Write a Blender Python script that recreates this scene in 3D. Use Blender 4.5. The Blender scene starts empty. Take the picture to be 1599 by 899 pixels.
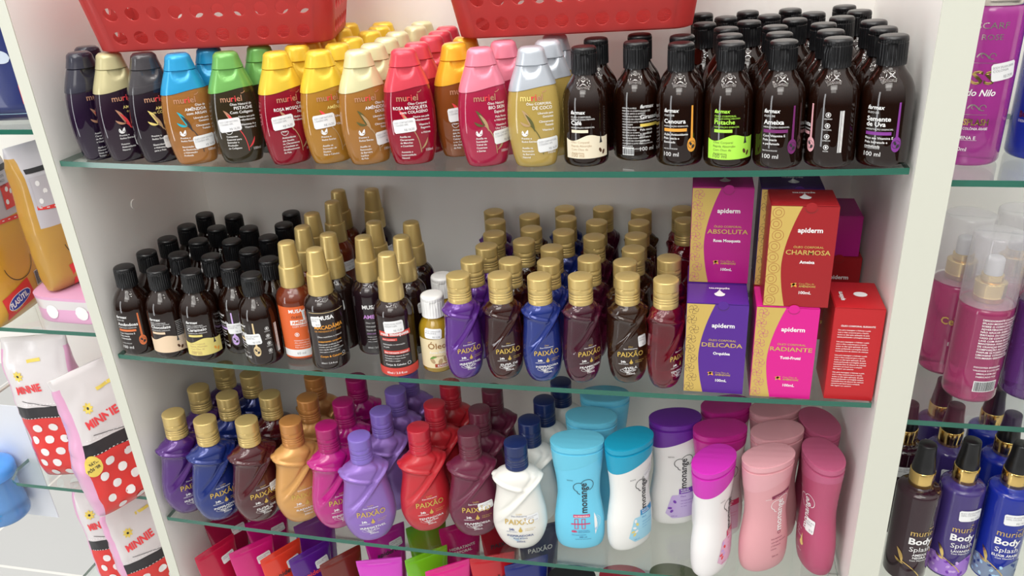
import bpy, bmesh, math, random
from mathutils import Vector, Matrix
random.seed(7)
C = bpy.context.scene.collection
sc = bpy.context.scene
R = math.radians

# ---------------------------------------------------------------- camera, world, lights, exposure
cam_d = bpy.data.cameras.new('camera'); cam = bpy.data.objects.new('camera', cam_d); C.objects.link(cam)
cam.location = (0.622208, -0.673439, 0.430326)
cam.rotation_euler = (1.13029, 0.053611, 0.205474)
cam_d.sensor_fit = 'HORIZONTAL'; cam_d.sensor_width = 36.0; cam_d.lens = 28.360
cam_d.clip_start = 0.01; cam_d.clip_end = 50
sc.camera = cam
sc.view_settings.view_transform = 'Standard'
try: sc.view_settings.look = 'None'
except Exception: pass
sc.view_settings.gamma = 1.0; sc.view_settings.use_curve_mapping = False
sc.view_settings.exposure = 0.46
sc.cycles.max_bounces = 10; sc.cycles.transmission_bounces = 8; sc.cycles.transparent_max_bounces = 16
sc.cycles.diffuse_bounces = 7; sc.cycles.glossy_bounces = 4
sc.cycles.caustics_reflective = False; sc.cycles.caustics_refractive = False
sc.cycles.sample_clamp_indirect = 4.0

world = bpy.data.worlds.new('store'); sc.world = world; world.use_nodes = True
bg = world.node_tree.nodes['Background']; bg.inputs[0].default_value = (1.0, 0.97, 0.93, 1); bg.inputs[1].default_value = 1.0
def store_ambient():                                                # bright ceiling half, dim aisle half of the shop around the shelves
    nt = world.node_tree; tc = nt.nodes.new('ShaderNodeTexCoord'); sx = nt.nodes.new('ShaderNodeSeparateXYZ'); mr = nt.nodes.new('ShaderNodeMapRange')
    mr.inputs['From Min'].default_value = -.15; mr.inputs['From Max'].default_value = .55; mr.inputs['To Min'].default_value = .05; mr.inputs['To Max'].default_value = .9
    nt.links.new(tc.outputs['Generated'], sx.inputs[0]); nt.links.new(sx.outputs['Z'], mr.inputs['Value']); nt.links.new(mr.outputs['Result'], bg.inputs[1])
store_ambient()

def area_light(name, loc, sx, sy, power, col=(1, .97, .92), aim=None):
    d = bpy.data.lights.new(name, 'AREA'); d.shape = 'RECTANGLE'; d.size = sx; d.size_y = sy; d.energy = power; d.color = col
    o = bpy.data.objects.new(name, d); o.location = loc; C.objects.link(o)
    if aim: o.rotation_euler = (Vector(aim) - Vector(loc)).to_track_quat('-Z', 'Y').to_euler()
    return o
area_light('ceiling_panel_light', (0.35, -1.75, 1.62), 1.2, 0.6, 7, aim=(.4, 0, .2))
area_light('aisle_panel_light', (0.2, -2.6, 1.75), 1.2, 1.0, 8, aim=(0.4, 0, 0.0))
area_light('added_streak_light', (-1.7, -2.3, 0.15), 0.4, 1.9, 11, col=(.94, .97, 1.0), aim=(0.4, 0, 0.1))  # added tall area light, puts vertical highlight streaks on the bottles' left sides

# ---------------------------------------------------------------- dimensions of the shelf unit (metres)
W = 0.80; DEP = 0.2383; SAG = 0.0066; FRONT = 0.0046
ZS = {1: 0.2242, 2: 0.0, 3: -0.2338, 4: -0.4658}
ZFLOOR = -1.05; ZTOP = 0.60
def sag(x):
    x = min(max(x, 0), W); return -SAG * 4 * x * (W - x) / W ** 2

# ---------------------------------------------------------------- materials
MATS = {}
def mat(name, col=(.8, .8, .8), rough=.5, metal=0., trans=0., ior=1.45, spec=.5, coat=0., emit=None, estr=0., alpha=1., sheen=0., sss=0.):
    if name in MATS: return MATS[name]
    m = bpy.data.materials.new(name); m.use_nodes = True; b = m.node_tree.nodes['Principled BSDF']
    b.inputs['Base Color'].default_value = (*col, 1); b.inputs['Roughness'].default_value = rough; b.inputs['Metallic'].default_value = metal
    b.inputs['Transmission Weight'].default_value = trans; b.inputs['IOR'].default_value = ior; b.inputs['Specular IOR Level'].default_value = spec
    b.inputs['Coat Weight'].default_value = coat; b.inputs['Coat Roughness'].default_value = .05 if trans < .3 else .015; b.inputs['Alpha'].default_value = alpha
    if emit: b.inputs['Emission Color'].default_value = (*emit, 1); b.inputs['Emission Strength'].default_value = estr
    MATS[name] = m; return m
def noise_bump(m, scale, strength, dist=.001):
    nt = m.node_tree; b = nt.nodes['Principled BSDF']
    n = nt.nodes.new('ShaderNodeTexNoise'); n.inputs['Scale'].default_value = scale; n.inputs['Detail'].default_value = 4
    tc = nt.nodes.new('ShaderNodeTexCoord'); nt.links.new(tc.outputs['Object'], n.inputs['Vector'])
    bp = nt.nodes.new('ShaderNodeBump'); bp.inputs['Strength'].default_value = strength; bp.inputs['Distance'].default_value = dist
    nt.links.new(n.outputs['Fac'], bp.inputs['Height']); nt.links.new(bp.outputs['Normal'], b.inputs['Normal'])
def noise_tint(m, c1, c2, scale, stretch=(1, 1, 1)):
    nt = m.node_tree; b = nt.nodes['Principled BSDF']
    n = nt.nodes.new('ShaderNodeTexNoise'); n.inputs['Scale'].default_value = scale; n.inputs['Detail'].default_value = 5
    tc = nt.nodes.new('ShaderNodeTexCoord'); mp = nt.nodes.new('ShaderNodeMapping'); mp.inputs['Scale'].default_value = stretch
    nt.links.new(tc.outputs['Object'], mp.inputs['Vector']); nt.links.new(mp.outputs['Vector'], n.inputs['Vector'])
    r = nt.nodes.new('ShaderNodeValToRGB'); r.color_ramp.elements[0].position = .35; r.color_ramp.elements[1].position = .65
    r.color_ramp.elements[0].color = (*c1, 1); r.color_ramp.elements[1].color = (*c2, 1)
    nt.links.new(n.outputs['Fac'], r.inputs['Fac']); nt.links.new(r.outputs['Color'], b.inputs['Base Color'])
# thin clear sheet (glass shelf faces, clear plastic): straight-through transparency plus a mirror-like coat
def clear_mat(name, tint=(.9, .97, .94), refl=1.0, rough=.02, body=0., bodycol=(.8, .8, .8)):
    m = bpy.data.materials.new(name); m.use_nodes = True; nt = m.node_tree; nt.nodes.clear()
    out = nt.nodes.new('ShaderNodeOutputMaterial'); tr = nt.nodes.new('ShaderNodeBsdfTransparent'); tr.inputs[0].default_value = (*tint, 1)
    gl = nt.nodes.new('ShaderNodeBsdfGlossy'); gl.inputs['Roughness'].default_value = rough; gl.inputs['Color'].default_value = (refl, refl, refl, 1)
    fr = nt.nodes.new('ShaderNodeFresnel'); ge = nt.nodes.new('ShaderNodeNewGeometry'); ma = nt.nodes.new('ShaderNodeMapRange')   # same reflection on both sides of the sheet
    ma.inputs['To Min'].default_value = 1.5; ma.inputs['To Max'].default_value = 1 / 1.5; nt.links.new(ge.outputs['Backfacing'], ma.inputs['Value']); nt.links.new(ma.outputs['Result'], fr.inputs['IOR'])
    mx = nt.nodes.new('ShaderNodeMixShader')
    nt.links.new(fr.outputs[0], mx.inputs[0])
    if body > 0:
        df = nt.nodes.new('ShaderNodeBsdfDiffuse'); df.inputs[0].default_value = (*bodycol, 1)
        m2 = nt.nodes.new('ShaderNodeMixShader'); m2.inputs[0].default_value = body
        nt.links.new(tr.outputs[0], m2.inputs[1]); nt.links.new(df.outputs[0], m2.inputs[2]); nt.links.new(m2.outputs[0], mx.inputs[1])
    else: nt.links.new(tr.outputs[0], mx.inputs[1])
    nt.links.new(gl.outputs[0], mx.inputs[2]); nt.links.new(mx.outputs[0], out.inputs[0])
    MATS[name] = m; return m

white_lam = mat('white_laminate', (.90, .885, .85), .35); noise_bump(white_lam, 60, .05)
edge_lam = mat('laminate_edge', (.62, .63, .55), .4)
glass_face = clear_mat('shelf_glass', (.955, .98, .965))
glass_edge = mat('shelf_glass_edge', (.010, .125, .082), .15, trans=.15, coat=.6)
gold = mat('matte_gold', (.66, .49, .19), .34, metal=.5, coat=.15)
bright_gold = mat('polished_gold', (.80, .56, .20), .14, metal=1.)
black_cap = mat('black_plastic', (.006, .006, .007), .28, spec=.55)
ink_white = mat('ink_white', (.85, .85, .85), .5); ink_gold = mat('ink_gold', (.75, .52, .14), .35, metal=.5)
ink_dark = mat('ink_dark', (.03, .03, .035), .5); ink_grey = mat('ink_grey', (.28, .28, .30), .6)
paper = mat('sticker_paper', (.82, .83, .84), .45)

# ---------------------------------------------------------------- mesh helpers
def link(name, me, mats, parent=None):
    o = bpy.data.objects.new(name, me); C.objects.link(o)
    for m in (mats if isinstance(mats, (list, tuple)) else [mats]): me.materials.append(m)
    if parent: o.parent = parent
    return o
def mesh_from(name, V, F, MI=None, smooth=True, sharp=None):
    me = bpy.data.meshes.new(name); me.from_pydata([tuple(v) for v in V], [], F); me.update()
    if MI: me.polygons.foreach_set('material_index', MI)
    if smooth:
        me.polygons.foreach_set('use_smooth', [True] * len(me.polygons))
        if sharp: me.set_sharp_from_angle(angle=R(sharp))
    return me
def thing(name, label, cat, loc=(0, 0, 0), group=None):
    o = bpy.data.objects.new(name, None); o.empty_display_size = .02; C.objects.link(o); o.location = loc
    return tag(o, label, cat, group)
def tag(o, label, cat, group=None):
    o['label'] = label; o['category'] = cat
    if group: o['group'] = group
    return o
class MB:
    def __init__(s): s.V = []; s.F = []; s.M = []
    def box(s, x0, x1, y0, y1, z0, z1, mi=0):
        b = len(s.V); s.V += [(x, y, z) for z in (z0, z1) for y in (y0, y1) for x in (x0, x1)]
        for f in ((0, 2, 3, 1), (4, 5, 7, 6), (0, 1, 5, 4), (2, 6, 7, 3), (0, 4, 6, 2), (1, 3, 7, 5)):
            s.F.append([b + i for i in f]); s.M.append(mi)
    def tube(s, pts, r, n=10, mi=0):
        rings = []; P = [Vector(p) for p in pts]
        for i, p in enumerate(P):
            t = (P[min(i + 1, len(P) - 1)] - P[max(i - 1, 0)]).normalized()
            a = t.cross(Vector((.31, .2, .93))).normalized(); b2 = t.cross(a)
            rr = r[i] if isinstance(r, (list, tuple)) else r
            base = len(s.V)
            for k in range(n):
                q = p + (a * math.cos(2 * math.pi * k / n) + b2 * math.sin(2 * math.pi * k / n)) * rr; s.V.append(tuple(q))
            rings.append(base)
        for i in range(len(rings) - 1):
            for k in range(n):
                s.F.append([rings[i] + k, rings[i] + (k + 1) % n, rings[i + 1] + (k + 1) % n, rings[i + 1] + k]); s.M.append(mi)
        s.F.append([rings[0] + k for k in range(n)][::-1]); s.M.append(mi); s.F.append([rings[-1] + k for k in range(n)]); s.M.append(mi)
    def build(s, name, mats, parent=None, smooth=False, sharp=40, bevel=0):
        me = mesh_from(name, s.V, s.F, s.M, smooth, sharp); o = link(name, me, mats, parent)
        if bevel:
            bm = bmesh.new(); bm.from_mesh(me)
            bmesh.ops.bevel(bm, geom=bm.edges[:], offset=bevel, segments=2, affect='EDGES', clamp_overlap=True)
            bm.to_mesh(me); bm.free()
        return o
def interp(tab, z, k):
    if z <= tab[0][0]: return tab[0][k]
    for i in range(len(tab) - 1):
        z0, z1 = tab[i][0], tab[i + 1][0]
        if z <= z1:
            y0, y1 = tab[i][k], tab[i + 1][k]
            s = (y1 - y0) / max(z1 - z0, 1e-9)
            sa = (y1 - tab[i - 1][k]) / max(z1 - tab[i - 1][0], 1e-9) if i > 0 else s
            sb = (tab[i + 2][k] - y0) / max(tab[i + 2][0] - z0, 1e-9) if i + 2 < len(tab) else s
            if s == 0 or sa * s <= 0: sa = 0
            if s == 0 or sb * s <= 0: sb = 0
            lim = 3 * abs(s); sa = max(-lim, min(lim, sa)); sb = max(-lim, min(lim, sb))
            h = z1 - z0; t = (z - z0) / h
            return (2*t**3 - 3*t**2 + 1) * y0 + (t**3 - 2*t**2 + t) * h * sa + (-2*t**3 + 3*t**2) * y1 + (t**3 - t**2) * h * sb
    return tab[-1][k]
class Prof:                       # half-widths in x and y against height
    def __init__(s, tab, n=2.): s.tab = [(t[0], t[1], t[2] if len(t) > 2 else t[1]) for t in tab]; s.n = n
    def r(s, z): return interp(s.tab, z, 1), interp(s.tab, z, 2)
    def surf(s, u, v, off=.0003):
        rx, ry = s.r(v); a = max(-1.45, min(1.45, u / rx)); x = rx * math.sin(a)
        q = abs(x / rx); y = -ry * (1 - q ** s.n) ** (1 / s.n)
        nx = (q ** (s.n - 1)) * (1 if x >= 0 else -1) / rx; ny = -((abs(y) / ry) ** (s.n - 1)) / ry
        l = math.hypot(nx, ny) or 1
        return Vector((x + nx / l * off, y + ny / l * off, v))
def ring_mesh(name, prof, zs, segs=40, zfun=None, disp=None, bottom=True, top=True, sharp=45):
    V = []; F = []
    e = 2 / prof.n
    for z in zs:
        rx, ry = prof.r(z)
        for k in range(segs):
            a = 2 * math.pi * k / segs; c, s_ = math.cos(a), math.sin(a)
            x = rx * math.copysign(abs(c) ** e, c); y = ry * math.copysign(abs(s_) ** e, s_); zz = z
            if zfun: zz = zfun(x / rx, y, z)
            if zfun and zz != z:
                r2 = prof.r(zz); x *= r2[0] / rx; y *= r2[1] / ry
            p = Vector((x, y, zz))
            if disp: p = disp(p, x / rx, y, z, rx, ry)
            V.append(p)
    m = len(zs)
    for i in range(m - 1):
        for k in range(segs):
            F.append([i * segs + k, i * segs + (k + 1) % segs, (i + 1) * segs + (k + 1) % segs, (i + 1) * segs + k])
    if bottom: F.append([k for k in range(segs)][::-1])
    if top: F.append([(m - 1) * segs + k for k in range(segs)])
    return mesh_from(name, V, F, None, True, sharp)
def lin(a, b, n): return [a + (b - a) * i / (n - 1) for i in range(n)]

# ---------------------------------------------------------------- flat print (lettering and marks) laid on a curved surface
TXT = {}
def text2d(s, bold=0., shear=0., space=1.):
    key = (s, bold, shear, space)
    if key not in TXT:
        cu = bpy.data.curves.new('lettering', 'FONT'); cu.body = s; cu.size = 1; cu.resolution_u = 2; cu.offset = bold; cu.shear = shear; cu.space_character = space
        o = bpy.data.objects.new('lettering', cu); me = o.to_mesh()
        V = [(v.co.x, v.co.y) for v in me.vertices]; F = [list(p.vertices) for p in me.polygons]
        o.to_mesh_clear(); bpy.data.objects.remove(o); bpy.data.curves.remove(cu)
        x0 = min((v[0] for v in V), default=0); x1 = max((v[0] for v in V), default=0)
        TXT[key] = (V, F, x0, x1)
    return TXT[key]
class Print:
    def __init__(s): s.V = []; s.F = []; s.M = []; s.L = []; s.mats = []
    def mi(s, m):
        m = MATS[m] if isinstance(m, str) else m
        if m not in s.mats: s.mats.append(m)
        return s.mats.index(m)
    def add(s, V, F, m, layer=1):
        b = len(s.V); k = s.mi(m)
        s.V += V; s.L += [layer] * len(V); s.F += [[b + i for i in f] for f in F]; s.M += [k] * len(F)
    def text(s, t, u, v, size, m=None, align='l', bold=0., rot=0., shear=0., space=1., sx=1., width=None, layer=2):
        m = m or ink_white
        V, F, x0, x1 = text2d(t, bold, shear, space)
        if not V: return
        if width: sx = width / ((x1 - x0) * size)
        ox = {'l': x0, 'c': (x0 + x1) / 2, 'r': x1}[align]
        c, n = math.cos(R(rot)), math.sin(R(rot))
        s.add([(u + ((a - ox) * sx * c - b * n) * size, v + ((a - ox) * sx * n + b * c) * size) for a, b in V], F, m, layer)
    def lines(s, L, u, v, size, step, m=None, align='l', **k):
        for i, t in enumerate(L): s.text(t, u, v - i * step, size, m, align, **k)
    def strip(s, u0, u1, bot, top, m, nu=12, nv=3, rot=0., piv=None, layer=1):
        fb = bot if callable(bot) else (lambda t: bot); ft = top if callable(top) else (lambda t: top)
        V = []; F = []
        for i in range(nu + 1):
            u = u0 + (u1 - u0) * i / nu; t = i / nu
            for j in range(nv + 1): V.append((u, fb(t) + (ft(t) - fb(t)) * j / nv))
        if rot:
            pu, pv = piv or ((u0 + u1) / 2, (fb(.5) + ft(.5)) / 2); c, n = math.cos(R(rot)), math.sin(R(rot))
            V = [(pu + (a - pu) * c - (b - pv) * n, pv + (a - pu) * n + (b - pv) * c) for a, b in V]
        for i in range(nu):
            for j in range(nv): a = i * (nv + 1) + j; F.append([a, a + nv + 1, a + nv + 2, a + 1])
        s.add(V, F, m, layer)
    def oval(s, u, v, ru, rv, m, rot=0., layer=1, n=10):
        s.strip(u - ru, u + ru, lambda t: v - rv * math.sqrt(max(0, 1 - (2 * t - 1) ** 2)), lambda t: v + rv * math.sqrt(max(0, 1 - (2 * t - 1) ** 2)), m, n, 2, rot, (u, v), layer)
    def ring(s, u, v, r0, r1, m, a0=0, a1=360, n=24, layer=2):
        V = []; F = []
        for i in range(n + 1):
            a = R(a0 + (a1 - a0) * i / n); V += [(u + r0 * math.cos(a), v + r0 * math.sin(a)), (u + r1 * math.cos(a), v + r1 * math.sin(a))]
        for i in range(n): F.append([2 * i, 2 * i + 1, 2 * i + 3, 2 * i + 2])
        s.add(V, F, m, layer)
    def ribbon(s, pts, w, m, layer=1):
        V = []; F = []; n = len(pts)
        for i, (a, b) in enumerate(pts):
            p0 = pts[max(i - 1, 0)]; p1 = pts[min(i + 1, n - 1)]; dx, dy = p1[0] - p0[0], p1[1] - p0[1]; l = math.hypot(dx, dy) or 1
            ww = w(i / (n - 1)) if callable(w) else w
            V += [(a - dy / l * ww, b + dx / l * ww), (a + dy / l * ww, b - dx / l * ww)]
        for i in range(n - 1): F.append([2 * i, 2 * i + 1, 2 * i + 3, 2 * i + 2])
        s.add(V, F, m, layer)
    def bez(s, p0, p1, p2, w, m, n=10, layer=1):
        pts = []
        for i in range(n + 1):
            t = i / n; pts.append(tuple((1 - t) ** 2 * p0[k] + 2 * t * (1 - t) * p1[k] + t * t * p2[k] for k in (0, 1)))
        s.ribbon(pts, w, m, layer)
    def drop(s, u, v, r, h, m, layer=2):
        s.strip(u - r, u + r, lambda t: v - r * math.sqrt(max(0, 1 - (2 * t - 1) ** 2)), lambda t: v + (h if abs(t - .5) < 1e-6 else r * .2 + (h - r * .2) * max(0, 1 - abs(2 * t - 1)) ** 1.7), m, 12, 2, layer=layer)
    def build(s, name, surf, parent, base=.0002, step=.00012):
        if not s.V: return None
        V = [surf(u, v, base + step * l) for (u, v), l in zip(s.V, s.L)]
        return link(name, mesh_from(name, V, s.F, s.M, True), s.mats, parent)
def sticker(surf, parent, u, v, w=.020, h=.0125, rot=4., lines=('OLEO CORP NATURAL', 'C COLAGENO 100ML'), price='R$ 16,50'):
    p = Print(); rr = .0016
    def edge(t):
        d = min(t, 1 - t) * w
        return h / 2 if d >= rr else h / 2 - rr + math.sqrt(max(0, rr * rr - (rr - d) ** 2))
    p.strip(u - w / 2, u + w / 2, lambda t: v - edge(t), lambda t: v + edge(t), paper, 16, 3, rot, (u, v), 1)
    c, n = math.cos(R(rot)), math.sin(R(rot))
    def q(a, b): return u + a * c - b * n, v + a * n + b * c
    for i, t in enumerate(lines):
        x, y = q(-w * .44, h * (.20 - .19 * i)); p.text(t, x, y, h * .19, ink_grey, 'l', rot=rot, width=w * (.86 if i == 0 else .62))
    x, y = q(w * .40, -h * .38); p.text(price, x, y, h * .24, ink_grey, 'r', rot=rot, width=w * .42)
    return p.build('price_sticker', surf, parent, base=.0006)

# ---------------------------------------------------------------- setting: floor, shelf units, glass shelves
tile = mat('floor_tile', (.74, .75, .74), .12, spec=.6)
def tile_nodes():
    nt = tile.node_tree; b = nt.nodes['Principled BSDF']; br = nt.nodes.new('ShaderNodeTexBrick'); br.offset = 0
    br.inputs['Color1'].default_value = (.50, .51, .505, 1); br.inputs['Color2'].default_value = (.475, .485, .485, 1); br.inputs['Mortar'].default_value = (.72, .71, .68, 1)
    br.inputs['Scale'].default_value = 1; br.inputs['Brick Width'].default_value = .6; br.inputs['Row Height'].default_value = .6; br.inputs['Mortar Size'].default_value = .004
    tc = nt.nodes.new('ShaderNodeTexCoord'); nt.links.new(tc.outputs['Object'], br.inputs['Vector']); nt.links.new(br.outputs['Color'], b.inputs['Base Color'])
tile_nodes()
m = MB(); m.box(-4, 4, -4.5, 3, ZFLOOR - .05, ZFLOOR); fl = m.build('floor', tile); fl['kind'] = 'structure'

def panel(name, x0, x1, y0, y1, z0, z1, parent, mats=None, bevel=.0006):
    m = MB(); m.box(x0, x1, y0, y1, z0, z1); return m.build(name, mats or white_lam, parent, bevel=bevel)
main = thing('display_cabinet', 'white laminate display cabinet with three glass shelves full of beauty bottles', 'cabinet', (0, 0, 0))
TL, TR = .01357, .01416
def side(name, x0, x1, parent):
    o = panel(name, x0, x1, .0008, DEP, ZFLOOR, ZTOP, parent)
    panel('edge_band', x0, x1, 0, .0008, ZFLOOR, ZTOP, o, edge_lam, 0)
    return o
sl = side('side_panel', -TL, 0, main); sr = side('side_panel', W, W + TR, main)
back = panel('back_panel', -TL, W + TR, DEP, DEP + .012, ZFLOOR, ZTOP, main)
def disc(name, c, r, ax, parent, m_, t=.001):
    mb = MB(); d = Vector(ax); mb.tube([Vector(c), Vector(c) + d * t], r, 18); return mb.build(name, m_, parent, True)
disc('screw_cap', (0, .098, .145), .0055, (1, 0, 0), main, white_lam)
clear_pin = mat('white_plastic', (.78, .78, .75), .35)
for s in (1, 2, 3, 4):
    for yy in (.035, .19):
        for xx, d in ((0, 1), (W, -1)):
            mb = MB(); z = ZS[s] - .0066 - .0045
            mb.tube([(xx, yy, z), (xx + d * .011, yy, z)], .0042, 12); mb.build('shelf_pin', clear_pin, main, True)
right = thing('display_cabinet', 'white laminate cabinet on the right holding body splash bottles', 'cabinet', (W + TR, 0, 0))
RX0, RX1 = W + 2 * TR, W + 2 * TR + .30
def rel(o, root): o.location = tuple(-c for c in root.location)
side_r = side('side_panel', W + TR, W + 2 * TR, right); rel(side_r, right)
bp = panel('back_panel', W + TR, RX1, DEP, DEP + .012, ZFLOOR, ZTOP, right); rel(bp, right)
sp = side('side_panel', RX1, RX1 + .014, right); rel(sp, right)
left = thing('display_cabinet', 'white open ended shelf unit on the left holding soft packs', 'cabinet', (-.25, DEP, 0))
bp = panel('back_panel', -.33, -TL, DEP, DEP + .012, ZFLOOR, ZTOP, left); rel(bp, left)
pp = panel('peg_panel', -.47, -.33, DEP, DEP + .012, -.18, ZTOP, left); rel(pp, left)

def glass_shelf(label, x0, x1, y0, y1, z, thick=.0055, sagged=False, nx=24, round_left=0., group=None):
    V = []; F = []; MI = []
    xs = lin(x0, x1, nx + 1)
    def zz(x): return z + (sag(x) if sagged else 0)
    for t in (0, -thick):
        for x in xs:
            yf = y0
            if round_left and x - x0 < round_left: yf = y0 + round_left - math.sqrt(max(0, round_left ** 2 - (round_left - (x - x0)) ** 2))
            V += [(x, yf, zz(x) + t), (x, y1, zz(x) + t)]
    n = nx + 1; o = 2 * n
    for i in range(nx):
        a = 2 * i
        F.append([a, a + 2, a + 3, a + 1]); MI.append(0)
        F.append([o + a, o + a + 1, o + a + 3, o + a + 2]); MI.append(0)
        F.append([a, o + a, o + a + 2, a + 2]); MI.append(1)
        F.append([a + 1, a + 3, o + a + 3, o + a + 1]); MI.append(1)
    F.append([0, 1, o + 1, o]); MI.append(1); a = 2 * nx; F.append([a, o + a, o + a + 1, a + 1]); MI.append(1)
    ob = link('glass_shelf', mesh_from('glass_shelf', V, F, MI, False), [glass_face, glass_edge])
    return tag(ob, label, 'shelf', group)
glass_shelf('top glass shelf with green edge carrying the oval oil bottles and two red baskets', .003, W - .003, FRONT, DEP - .003, ZS[1], sagged=True)
glass_shelf('middle glass shelf with green edge carrying gold capped bottles and paper boxes', .003, W - .003, FRONT, DEP - .003, ZS[2], sagged=True)
glass_shelf('lowest visible glass shelf carrying the large lotion bottles', .003, W - .003, FRONT, DEP - .003, ZS[3], sagged=True)
glass_shelf('glass shelf under the upright squeeze tubes at the photo bottom', .003, W - .003, FRONT, DEP - .003, ZS[4])
ZR = {1: .212, 2: -.0205, 3: -.24}
glass_shelf('right cabinet glass shelf under the large magenta splash bottle', RX0 + .002, RX1 - .002, .012, DEP - .003, ZR[1])
glass_shelf('right cabinet glass shelf under the clear capped pink mist bottles', RX0 + .002, RX1 - .002, .012, DEP - .003, ZR[2])
glass_shelf('right cabinet glass shelf under the black capped body splash bottles', RX0 + .002, RX1 - .002, .012, DEP - .003, ZR[3])
ZL = {1: .242, 2: -.007, 3: -.2565, 4: -.50}
for k, lb in ((1, 'left unit glass shelf under the navy blue pack'), (2, 'left unit glass shelf under the yellow soft packs'),
              (3, 'left unit glass shelf with rounded corner under red dotted packs'), (4, 'left unit bottom glass shelf under the lowest dotted packs')):
    glass_shelf(lb, -.30, -TL - .001, .06, DEP - .003, ZL[k], round_left=.03)

# ceiling lamp: a board of small round LEDs, the dotted pattern mirrored on the bottle shoulders
led = mat('led', (1, 1, 1), .4, emit=(1, .98, .95), estr=84.)
lamp = thing('ceiling_lamp', 'white ceiling lamp board with rows of small round lights above the aisle', 'lamp', (.42, -.42, 1.64))
V = []; F = []
for j in range(9):
    m = MB(); m.box(-1.08, 1.08, -.72 + j * .17 - .022, -.72 + j * .17 + .022, 0, .02); m.build('lamp_rail', white_lam, lamp, bevel=.002)
    for i in range(12):
        cx, cy = -.99 + i * .18, -.72 + j * .17; b = len(V)
        V += [(cx + .018 * math.cos(2 * math.pi * k / 8), cy + .018 * math.sin(2 * math.pi * k / 8), -.002) for k in range(8)]; F.append([b + 7 - k for k in range(8)])
lo = link('led_lights', mesh_from('led_lights', V, F, None, False), led, lamp)
for sx in (-.6, .6):
    m = MB(); m.box(sx - .015, sx + .015, -.75, .68, .02, .035); m.build('cross_bar', white_lam, lamp, bevel=.002)
for sx in (-.6, .6):
    m = MB(); m.tube([(sx, 0, .03), (sx, 0, .25)], .006, 8); m.build('hanger_rod', white_lam, lamp, True)

# ---------------------------------------------------------------- bottles: shared shapes
def sub(parent, name, me, mm):
    o = bpy.data.objects.new(name, me); C.objects.link(o); o.parent = parent
    if not me.materials: me.materials.append(mm)
    o.material_slots[0].link = 'OBJECT'; o.material_slots[0].material = mm
    return o
# oval oil bottle with wide tapered flip cap
M_P = Prof([(0, .0160, .0105), (.0012, .0180, .0122), (.012, .0210, .0136), (.030, .0235, .0147), (.042, .0238, .0148), (.056, .0230, .0147), (.070, .0206, .0140), (.080, .0172, .0126), (.0895, .0136, .0113), (.0975, .0112, .0100), (.1015, .0102, .0092), (.1036, .0078, .0070)], 2.3)
def m_seam(u): return .0700 + .0024 * math.sin(u * 1.7 + .35)
def m_body_z(u, y, z): return min(z, m_seam(u) - .0002) if z > .06 else z
M_BODY = ring_mesh('oval_bottle_body', M_P, [0, .0004, .0012, .003, .006, .012, .02, .028, .036, .042, .048, .054, .060, .0635, .067, .075], 44, zfun=m_body_z)
def m_cap_z(u, y, z):
    if z > .085: return z
    s = m_seam(u); return s + (z - .070) / .015 * (.085 - s)
def m_cap_disp(p, u, w, z, rx, ry):
    d = Vector((p.x / rx, p.y / ry, 0)).normalized()
    q = p + d * .0005
    if abs(p.z - .0893) < .0004: q -= d * .0009
    if p.z > .0895: q += d * .0004
    if w < 0 and abs(u) < .75:                                     # half-round thumb notch below the lid
        rr = math.hypot(p.x / .0078, (p.z - .0889) / .0088)
        if p.z < .0890 and rr < 1: q.y += .0018 * min(1, (1 - rr) * 7)
    return q
M_CAP = ring_mesh('oval_bottle_cap', M_P, [.070, .0725, .075, .0775, .080, .082, .084, .0855, .087, .0883, .0888, .0893, .0898, .0915, .0945, .0975, .0995, .1012, .1022, .1030, .1036], 64, zfun=m_cap_z, disp=m_cap_disp, bottom=False)
# fine back text of the oval bottles, seen through the liquid
ink_fine = mat('ink_fine', (.10, .04, .02), .5)
_p = Print()
for _i in range(17): _p.strip(-.0165, .0165 - (_i % 3) * .002, .0150 + _i * .0030, .0165 + _i * .0030, ink_fine, 10, 1, layer=1)
M_BACK = mesh_from('back_print', [(-q.x, -q.y, q.z) for q in (M_P.surf(u, v, .0003) for u, v in _p.V)], _p.F, None, True)
# round amber bottle with ribbed black cap
F_P = Prof([(0, .0160), (.0006, .0180), (.0025, .0197), (.006, .0203), (.050, .0203), (.056, .0200), (.062, .0189), (.068, .0165), (.073, .0131), (.0765, .0107), (.0785, .0098), (.081, .0097)])
F_BODY = ring_mesh('round_bottle_body', F_P, [0, .0003, .0006, .0015, .0025, .004, .006, .02, .035, .050, .053, .056, .059, .062, .065, .068, .0705, .073, .075, .0765, .0785, .081], 40)
def rib_cap(name, r, z0, z1, lid, ribs=30):
    P = Prof([(z0, r), (z1 - .003, r * .985), (z1 - .0012, r * .94), (z1 - .0003, r * .84), (z1, r * .70)]); segs = ribs * 4
    def dp(p, u, w, z, rx, ry):
        k = int(round(math.atan2(p.y, p.x) / (2 * math.pi) * segs)) % 4
        d = Vector((p.x, p.y, 0)).normalized(); q = p
        if z0 + .0005 < z < z1 - .0035 and k in (2, 3): q = p - d * .00042
        if abs(z - lid) < 1e-5: q = p - d * .0005
        if w < 0 and abs(p.x) < .0032 and abs(p.z - (lid - .0012)) < .0011: q = q - d * .0010
        return q
    return ring_mesh(name, P, [z0, z0 + .0004, z0 + .0010, z0 + .006, z0 + .011, lid - .002, lid - .0012, lid - .0004, lid, lid + .0004, z1 - .0036, z1 - .003, z1 - .002, z1 - .0012, z1 - .0006, z1 - .0002, z1], segs, disp=dp, sharp=35)
F_CAP = rib_cap('ribbed_cap', .0112, .0795, .1018, .0965)
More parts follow.
